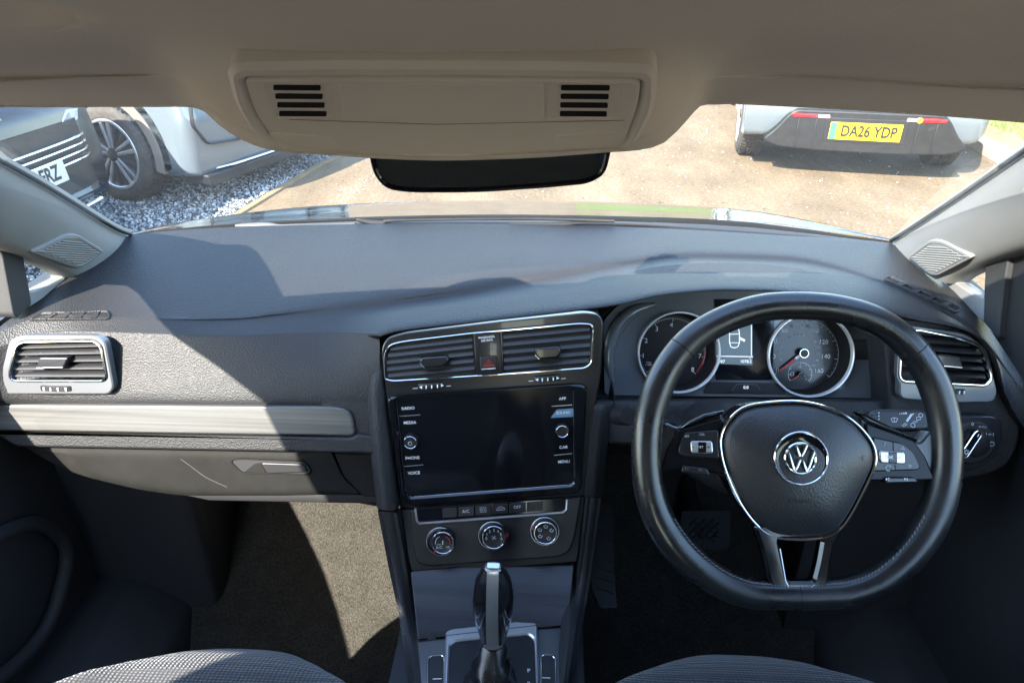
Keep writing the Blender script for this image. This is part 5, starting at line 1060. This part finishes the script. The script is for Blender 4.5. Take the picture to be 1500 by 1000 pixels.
g = MB(); g.v = vs_; g.f = fs_; g.m = mi_
go = g.build('loose_grit', GM, ang=30); tag(go, 'small loose chippings scattered over the tan drive', 'grit', kind='stuff')
# grass blades on the verge
random.seed(5); vs_, fs_, mi_ = [], [], []
VG = KP([(4.25, 5.2), (9, 5.2), (9, 12), (5.0, 12), (4.5, 8.2)])
for _ in range(15000):
    while True:
        x, y = 4.2+abs(random.gauss(0, 1.4)), random.uniform(5.2, 12)
        if inpoly(x, y, VG): break
    h = random.uniform(.03, .09); a = random.uniform(0, 6.3); w = random.uniform(.003, .006); lx, ly = random.uniform(-.03, .03), random.uniform(-.03, .03); o = len(vs_)
    vs_ += [(x-w*math.cos(a), y-w*math.sin(a), GZ+.03), (x+w*math.cos(a), y+w*math.sin(a), GZ+.03), (x+lx, y+ly, GZ+.03+h)]; fs_.append([o, o+1, o+2]); mi_.append(random.choices((0, 1, 2), (.5, .3, .2))[0])
g = MB(); g.v = vs_; g.f = fs_; g.m = mi_
go = g.build('grass', [mat('grass_'+n, c, .7) for n, c in (('green', (.10, .17, .03)), ('light', (.20, .27, .06)), ('dry', (.30, .26, .12)))], recalc=False); tag(go, 'patchy sunlit green grass on the verge at the right', 'grass', kind='stuff')
# ---- cars outside --------------------------------------------------------
M['silverblue'] = mat('pale_silver_blue_paint', (.155, .19, .215), .24, metal=.3, coat=1.0)
M['darkgrey'] = mat('dark_grey_metallic_paint', (.012, .015, .020), .2, metal=.2, coat=.5)
M['cladding'] = mat('grey_brown_arch_cladding', (.17, .145, .12), .6, bump=('noise', 300, .2, .001))
M['tyre'] = mat('dusty_tyre_rubber', (.055, .05, .045), .85, bump=('noise', 120, .3, .002), var=[(30, .3, None)])
M['alloy'] = mat('machined_alloy', (.60, .60, .61), .28, metal=.8)
M['alloyblack'] = mat('black_alloy_pocket', (.012, .012, .014), .3, coat=.4)
M['yellow'] = mat('yellow_plate', (.70, .43, .008), .4); M['plategreen'] = mat('green_plate_band', (.05, .42, .10), .4); M['platewhite'] = mat('white_plate', (.58, .59, .60), .4); M['plateink'] = mat('black_plate_ink', (.01, .01, .01), .5)
M['lampred'] = mat('red_lamp_lens', (.60, .01, .015), .12, coat=1); M['lampamber'] = mat('amber_lamp_lens', (.9, .35, .02), .15, coat=1); M['lampclear'] = mat('pinkish_clear_lens', (.62, .42, .38), .15, coat=1)
M['cabglass'] = mat('tinted_cabin_glass', (.01, .012, .014), .04, coat=1)
def lpl(o, u, v): return Pl(o, u, v)
def wheel(root, c, out, R=.345, W=.225, spokes=5, rimR=.245):
    # out: +1/-1 local x direction of the outer face;  axis along local x
    P = Pl(V(c)+V((out*W/2, 0, 0)), (0, out, 0), (0, 0, 1)); t = MB()
    prof = [(rimR, -.02), (rimR+.01, .004), (R-.05, .008), (R-.018, -.004), (R-.004, -.022), (R, -.045), (R, -W+.045), (R-.02, -W+.01), (rimR, -W)]
    n = 56; t.rings([[P.P(r*math.cos(2*math.pi*k/n), r*math.sin(2*math.pi*k/n), h) for k in range(n)] for r, h in prof], loop=True)
    wl = part(t, 'wheel', M['tyre'], root)
    t = MB()
    for k in range(56):
        a = 2*math.pi*k/56
        for hc, sl in ((-.045, 1), (-W/2, -1), (-W+.045, 1)):
            q = [(a, hc-.024), (a+.055, hc-.024), (a+.075*sl+.0275, hc+.024), (a+.075*sl-.0275, hc+.024)]
            lo = [P.P((R-.002)*math.cos(x), (R-.002)*math.sin(x), h) for x, h in q]; hi = [P.P((R+.007)*math.cos(x), (R+.007)*math.sin(x), h) for x, h in q]; t.add(lo+hi, [[4, 5, 6, 7], [0, 1, 5, 4], [1, 2, 6, 5], [2, 3, 7, 6], [3, 0, 4, 7]])
    part(t, 'tread', M['tyre'], wl)
    t = MB(); t.prism(circ((0, 0), rimR*.98, 48), P, -.10, -.07); part(t, 'rim_barrel', M['alloyblack'], wl)
    t = MB(); t.ring(circ((0, 0), rimR+.006, 64), circ((0, 0), rimR-.016, 64), P, -.05, .006, .003, 90); part(t, 'rim_lip', M['alloy'], wl)
    t = MB(); b = MB()
    for k in range(spokes):
        a = 2*math.pi*k/spokes+.35
        def pt(r, d): return (r*math.cos(a)-d*math.sin(a), r*math.sin(a)+d*math.cos(a))
        t.prism([pt(.03, -.022), pt(rimR-.008, -.052), pt(rimR-.008, -.020), pt(.03, -.001)], P, -.04, -.004+.0003*k, .003); t.prism([pt(.03, .001), pt(rimR-.008, .026), pt(rimR-.008, .052), pt(.03, .02)], P, -.04, -.005+.0003*k, .003)
        a2 = a+math.pi/spokes
        def p2(r, d): return (r*math.cos(a2)-d*math.sin(a2), r*math.sin(a2)+d*math.cos(a2))
        b.prism([p2(.04, -.012), p2(rimR-.012, -.06), p2(rimR-.012, -.02), p2(.04, .0)], P, -.045, -.014+.0003*k, .003); b.prism([p2(.04, .0), p2(rimR-.012, .02), p2(rimR-.012, .06), p2(.04, .012)], P, -.045, -.015+.0003*k, .003)
    part(t, 'alloy_spokes', M['alloy'], wl); part(b, 'dark_spokes', M['alloyblack'], wl)
    t = MB(); t.lathe(P, (0, 0), [(.05, -.04), (.048, .0), (.04, .004), (.0005, .004)], 28); part(t, 'hub_cap', M['alloyblack'], wl)
    return wl
def bodyside(L0, L1, side, hw, z0, arches, R=.40):
    """side outline (y,z) with wheel arch notches"""
    return side
def car_shell(root, outline, hw, paint, bev=.10, gl=None, glhw=.62, wy=()):
    t = MB(); P = Pl((0, 0, 0), (0, 1, 0), (0, 0, 1)); t.prism(rpoly(outline, .05, 4), P, -hw, hw, bev, 5, bb=bev)
    for yc in wy: # wheel-arch flanges
        for s in (-1, 1):
            Pq = Pl((s*(hw-.004), 0, 0), (0, s, 0), (0, 0, 1)); aa = np.linspace(-.02, math.pi+.02, 30)
            t.prism([(s*(yc+.60*math.cos(a)), .34+.56*math.sin(a)) for a in aa]+[(s*(yc+.395*math.cos(a)), .34+.395*math.sin(a)) for a in aa[::-1]], Pq, -.13, 0, .02)
    b = part(t, 'body', paint, root)
    if gl:
        t = MB(); n = len(gl); lo = [(y, z) for y, z in gl]
        rs = []
        for h, k in ((-1, 1), (-.2, 1), (.2, 1), (1, 1)): rs.append([V((h*(glhw+(hw-.12-glhw)*max(0, (1.45-z)/.55)), y, z)) for y, z in gl])
        t.rings(rs, cap0=True, cap1=True); part(t, 'cabin_glass', M['cabglass'], root)
        t = MB(); top = [(y, z) for y, z in gl if z > 1.38]; y0 = min(y for y, z in top); y1 = max(y for y, z in top); t.prism(rpoly([(y0-.05, 1.40), (y1+.05, 1.40), (y1-.05, 1.475), (y0+.1, 1.475)], .03), P, -glhw-.03, glhw+.03, .03, bb=.03); part(t, 'roof', paint, root)
    return b
def arch(yc, zb, R, n=12): # points travelling from front to back under the car (descending y)
    a0 = math.asin(min(1, max(-1, (zb-.34)/R))); return [(yc+R*math.cos(a), .34+R*math.sin(a)) for a in [a0+(math.pi-2*a0)*k/n for k in range(n+1)]]
# -- silver-blue electric car at the right, seen from behind (local -y faces us)
EVp = V((2.56, 5.86, GZ)); EV = empty('parked_car', EVp, math.radians(-11), 'silver-blue electric car ahead on the drive, seen from behind with a yellow number plate', 'car', world=False)
ol = [(.02, .50), (.05, .72), (.14, .98), (.22, 1.02), (3.1, .98), (4.0, .80), (4.22, .62), (4.25, .25)]+arch(3.45, .24, .40)+arch(.80, .26, .40)+[(.30, .28), (.08, .30)]
car_shell(EV, ol, .90, M['silverblue'], .13, [(.25, 1.0), (.55, 1.42), (1.9, 1.46), (3.0, .97)], wy=(.80, 3.45))
for y in (.80, 3.45):
    for s in (-1, 1): wheel(EV, (s*.79, y, .34), s)
PEV = Pl((0, -.005, .385), (1, 0, .0), (0, -.06, 1))
t = MB(); df = rpoly([(-.54, .15), (.54, .15), (.60, .09), (.66, 0), (.76, -.10), (.62, -.15), (.3, -.165), (-.3, -.165), (-.62, -.15), (-.76, -.10), (-.66, 0), (-.60, .09)], .05)
t.prism(df, PEV, -.12, .022, .012); d = part(t, 'rear_diffuser', mat('dusty_black_bumper', (.009, .0088, .0088), .5, var=[(25, .3, None)]), EV)
t = MB()
for x in (-.5, -.37, .37, .5): t.prism([(x-.007, -.14), (x+.007, -.14), (x+.005, .085), (x-.005, .085)], PEV, .02, .030, .003)
part(t, 'diffuser_fins', M['dark'], EV)
for s in (-1, 1):
    t = MB(); t.prism(rpoly([(s*.37, .094), (s*.55, .094), (s*.56, .122), (s*.38, .122)], .008), PEV, .02, .032, .006); part(t, 'reflector', M['lampred'], EV)
    t = MB(); t.prism(rpoly([(s*.275, .094), (s*.365, .094), (s*.37, .120), (s*.28, .120)], .006), PEV, .02, .030, .005); part(t, 'reversing_lamp', M['lampclear'], EV)
t = MB(); t.prism(circ((.365, .106), .022, 20), PEV, .02, .036, .005); part(t, 'amber_lamp', M['lampamber'], EV)
t = MB(); t.prism(rpoly([(-.30, -.085), (.30, -.085), (.30, .10), (-.30, .10)], .012), PEV, .012, .026, .004); part(t, 'plate_recess', M['hard'], EV)
t = MB(); t.prism(rpoly([(-.262, -.065), (.262, -.065), (.262, .068), (-.262, .068)], .008), PEV, .020, .030, .002); npl = part(t, 'number_plate', M['yellow'], EV)
t = MB(); t.prism(rpoly([(-.260, -.063), (-.212, -.063), (-.212, .066), (-.260, .066)], .006), PEV, .0300, .0312); part(t, 'green_band', M['plategreen'], npl)
def ptext(mb, pl, s, x, y, hgt, h, sx=1.0, bold=.015):
    c = bpy.data.curves.new('t', 'FONT'); c.body = s; c.align_x = 'CENTER'; c.align_y = 'CENTER'; c.offset = bold; c.fill_mode = 'FRONT'; o = bpy.data.objects.new('t', c); me = bpy.data.meshes.new_from_object(o); k = hgt/.70
    mb.add([pl.P(x+q.co.x*k*sx, y+q.co.y*k, h) for q in me.vertices], [list(f.vertices) for f in me.polygons]); bpy.data.objects.remove(o); bpy.data.curves.remove(c); bpy.data.meshes.remove(me)
t = MB(); ptext(t, PEV, 'DA26 YDP', .024, .0, .082, .0316, .76, bold=.03); part(t, 'registration_lettering', M['plateink'], npl)
t = MB(); t.prism(rpoly([(-.80, .56), (.80, .56), (.76, .66), (-.76, .66)], .02), Pl((0, .085, .2), (1, 0, 0), (0, .12, 1)), -.03, .02, .01); part(t, 'rear_light_bar', M['lampred'], EV)
# -- the two cars standing nose-out on the left:  local +y is their front, rotated so that it faces +x
def noseout(name, loc, rz, lab): return empty(name, loc, rz, lab, 'car', world=False)
DC = noseout('parked_car', V((-2.78, 3.76, GZ)), math.radians(-92), 'dark grey car with chrome grille bars and white plate, nose-out at the left edge')
ol = [(.0, .22), (.0, .50), (-.06, .74), (-.30, .92), (-1.2, 1.0), (-3.9, 1.02), (-4.2, .8), (-4.25, .3)]; ol = [(.0, .56), (-.05, .82), (-.22, .98), (-1.15, 1.06), (-4.0, 1.1), (-4.2, .9), (-4.22, .3)]+list(reversed(arch(-3.5, .26, .38)))+list(reversed(arch(-.92, .26, .38)))+[(-.35, .24), (-.02, .24)]
car_shell(DC, ol, .72, M['darkgrey'], .26, [(-1.1, 1.05), (-1.8, 1.50), (-3.6, 1.52), (-4.0, 1.08)], .52)
for y in (-.92, -3.5):
    for s in (-1, 1): wheel(DC, (s*.62, y, .34), s)
PD = Pl((0, .0, .46), (-1, 0, 0), (0, -.10, 1))   # front face, viewed from +y
def bow(x): return .022-((.27-math.sqrt(max(0, .27**2-(abs(x)-.46)**2))) if abs(x) > .46 else 0)
def bowbar(y, x0, x1, r, m, name, hz=.0, up=0):
    t = MB(); t.tube([PD.P(x0+(x1-x0)*k/14, y+up*abs((x0+(x1-x0)*k/14)/.85)**2, .012+hz+bow(x0+(x1-x0)*k/14)) for k in range(15)], r, 8); part(t, name, m, DC)
t = MB(); t.rings([[PD.P(-.66+1.32*k/16, y, .006+bow(-.66+1.32*k/16)) for k in range(17)] for y in (-.12, .0, .15, .27)], closed=False); part(t, 'grille', M['dark'], DC)
for y in (.165, .125, .085, .045): bowbar(y, -.67, .67, .010, M['chrome'], 'grille_bar', .008, .02)
bowbar(-.215, -.50, .50, .012, M['satin'], 'bumper_strip', .008, .02); bowbar(-.14, -.56, .56, .035, M['darkgrey'], 'bumper', -.02)
for s in (-1, 1):
    t = MB(); t.prism(rpoly([(s*.46, .18), (s*.60, .20), (s*.66, .32), (s*.54, .33), (s*.44, .27)], .015), PD, -.16, -.004, .02); part(t, 'headlight', mat('headlight_lens', (.55, .57, .6), .08, metal=.5, coat=1), DC)
t = MB(); t.prism(rpoly([(-.262, -.03), (.262, -.03), (.262, .088), (-.262, .088)], .008), PD, .0, .060, .002); npl = part(t, 'number_plate', M['platewhite'], DC)
t = MB(); ptext(t, PD, 'DF75 FRZ', .0, .03, .080, .0606, .84, bold=.03); part(t, 'registration_lettering', M['plateink'], npl)
t = MB(); t.line(PD, arc_((0, .345), .035, 0, 360, 24), .008, -.02); part(t, 'bonnet_badge', M['chrome'], DC)
SC = noseout('parked_car', V((-2.05, 5.62, GZ)), math.radians(-109), 'pale silver-blue car with two-tone alloy wheel, nose-out behind the dark car')
ol = [(.0, .60), (-.06, .90), (-.3, 1.08), (-1.15, 1.16), (-4.0, 1.18), (-4.2, .9), (-4.22, .3)]+list(reversed(arch(-3.5, .26, .38)))+list(reversed(arch(-.72, .20, .40)))+[(-.28, .20), (-.03, .22)]
car_shell(SC, ol, .88, M['silverblue'], .12, [(-1.1, 1.15), (-1.8, 1.58), (-3.5, 1.6), (-4.0, 1.16)], wy=(-.72, -3.5))
for y in (-.72, -3.5):
    for s in (-1, 1): wheel(SC, (s*.79, y, .345), s)
for s in (-1, 1):
    Pa = Pl((s*.88, 0, 0), (0, s, 0), (0, 0, 1)); 
    for yc in (-.72, -3.5):
        a_o = [(s*(yc+.455*math.cos(a)), .34+.455*math.sin(a)) for a in np.linspace(-.22, math.pi+.22, 24)]; a_i = [(s*(yc+.385*math.cos(a)), .34+.385*math.sin(a)) for a in np.linspace(math.pi+.22, -.22, 24)]
        t = MB(); t.prism(a_o+a_i, Pa, -.10, .012, .006); part(t, 'wheel_arch_trim', M['cladding'], SC)
    # outlined bumper corner panel with two blades
    Pc = Pl((s*.545, .004, .56), (-1, 0, 0), (0, -.06, 1)); q = -s
    o = rpoly([(q*-.26, .17), (q*.24, .17), (q*.27, .02), (q*.17, -.12), (q*-.16, -.15), (q*-.26, -.08)], .035)
    t = MB(); t.ring(inset(ccw(o), -.006), inset(ccw(o), .004), Pc, -.03, .008, .002, 100); part(t, 'panel_outline', M['hard'], SC)
    t = MB(); t.prism([(q*-.25, .165), (q*-.14, .165), (q*-.13, .0), (q*-.21, -.10), (q*-.25, -.07)], Pc, -.03, .004); part(t, 'vent_pocket', M['alloyblack'], SC)
    for k, z in enumerate((.10, .035)): t = MB(); t.prism(rpoly([(q*-.25, z), (q*(.04-.05*k), z), (q*(.04-.05*k), z+.034), (q*-.25, z+.034)], .016), Pc, -.02, .018, .008); part(t, 'vent_blade', M['silverblue'], SC)
t = MB(); t.prism(rpoly([(-.76, .15), (.76, .15), (.78, .235), (-.78, .235)], .02), Pl((0, .0, 0), (-1, 0, 0), (0, 0, 1)), -.22, .01, .015); part(t, 'front_splitter', M['dark'], SC)
t = MB(); t.tube([V((x, .005-.10*(abs(x)/.80)**4, .25)) for x in np.linspace(-.80, .80, 17)], .010, 8); part(t, 'splitter_trim', M['chrome'], SC)
# ------------------------------------------------------------------ light
SUN = V((.43, .68, -.60)).normalized()
w = bpy.data.worlds.new('World'); sc.world = w; w.use_nodes = True; nt = w.node_tree
sky = nt.nodes.new('ShaderNodeTexSky'); sky.sky_type = 'NISHITA'; sky.sun_disc = False
el = math.asin(-SUN.z); az = math.atan2(-SUN.x, -SUN.y)
sky.sun_elevation = el; sky.sun_rotation = az; sky.air_density = 1.3; sky.dust_density = .8; sky.ozone_density = 2.0; sky.altitude = 50
bg = nt.nodes['Background']; bg.inputs[1].default_value = .15; nt.links.new(sky.outputs[0], bg.inputs[0])
sd = bpy.data.lights.new('sun', 'SUN'); sd.energy = 3.6; sd.angle = math.radians(.5); sd.color = (1, .92, .80)
so = bpy.data.objects.new('sun', sd); COL.objects.link(so); so.rotation_euler = SUN.to_track_quat('-Z', 'Y').to_euler(); so.location = (-6, -8, 12)
vs = sc.view_settings; vs.view_transform = 'Standard'; vs.look = 'None'; vs.exposure = 3.0; vs.gamma = 1; vs.use_curve_mapping = False
cy = sc.cycles; cy.max_bounces = 10; cy.diffuse_bounces = 3; cy.glossy_bounces = 4; cy.transparent_max_bounces = 12; cy.sample_clamp_indirect = 6; cy.caustics_reflective = False; cy.caustics_refractive = False
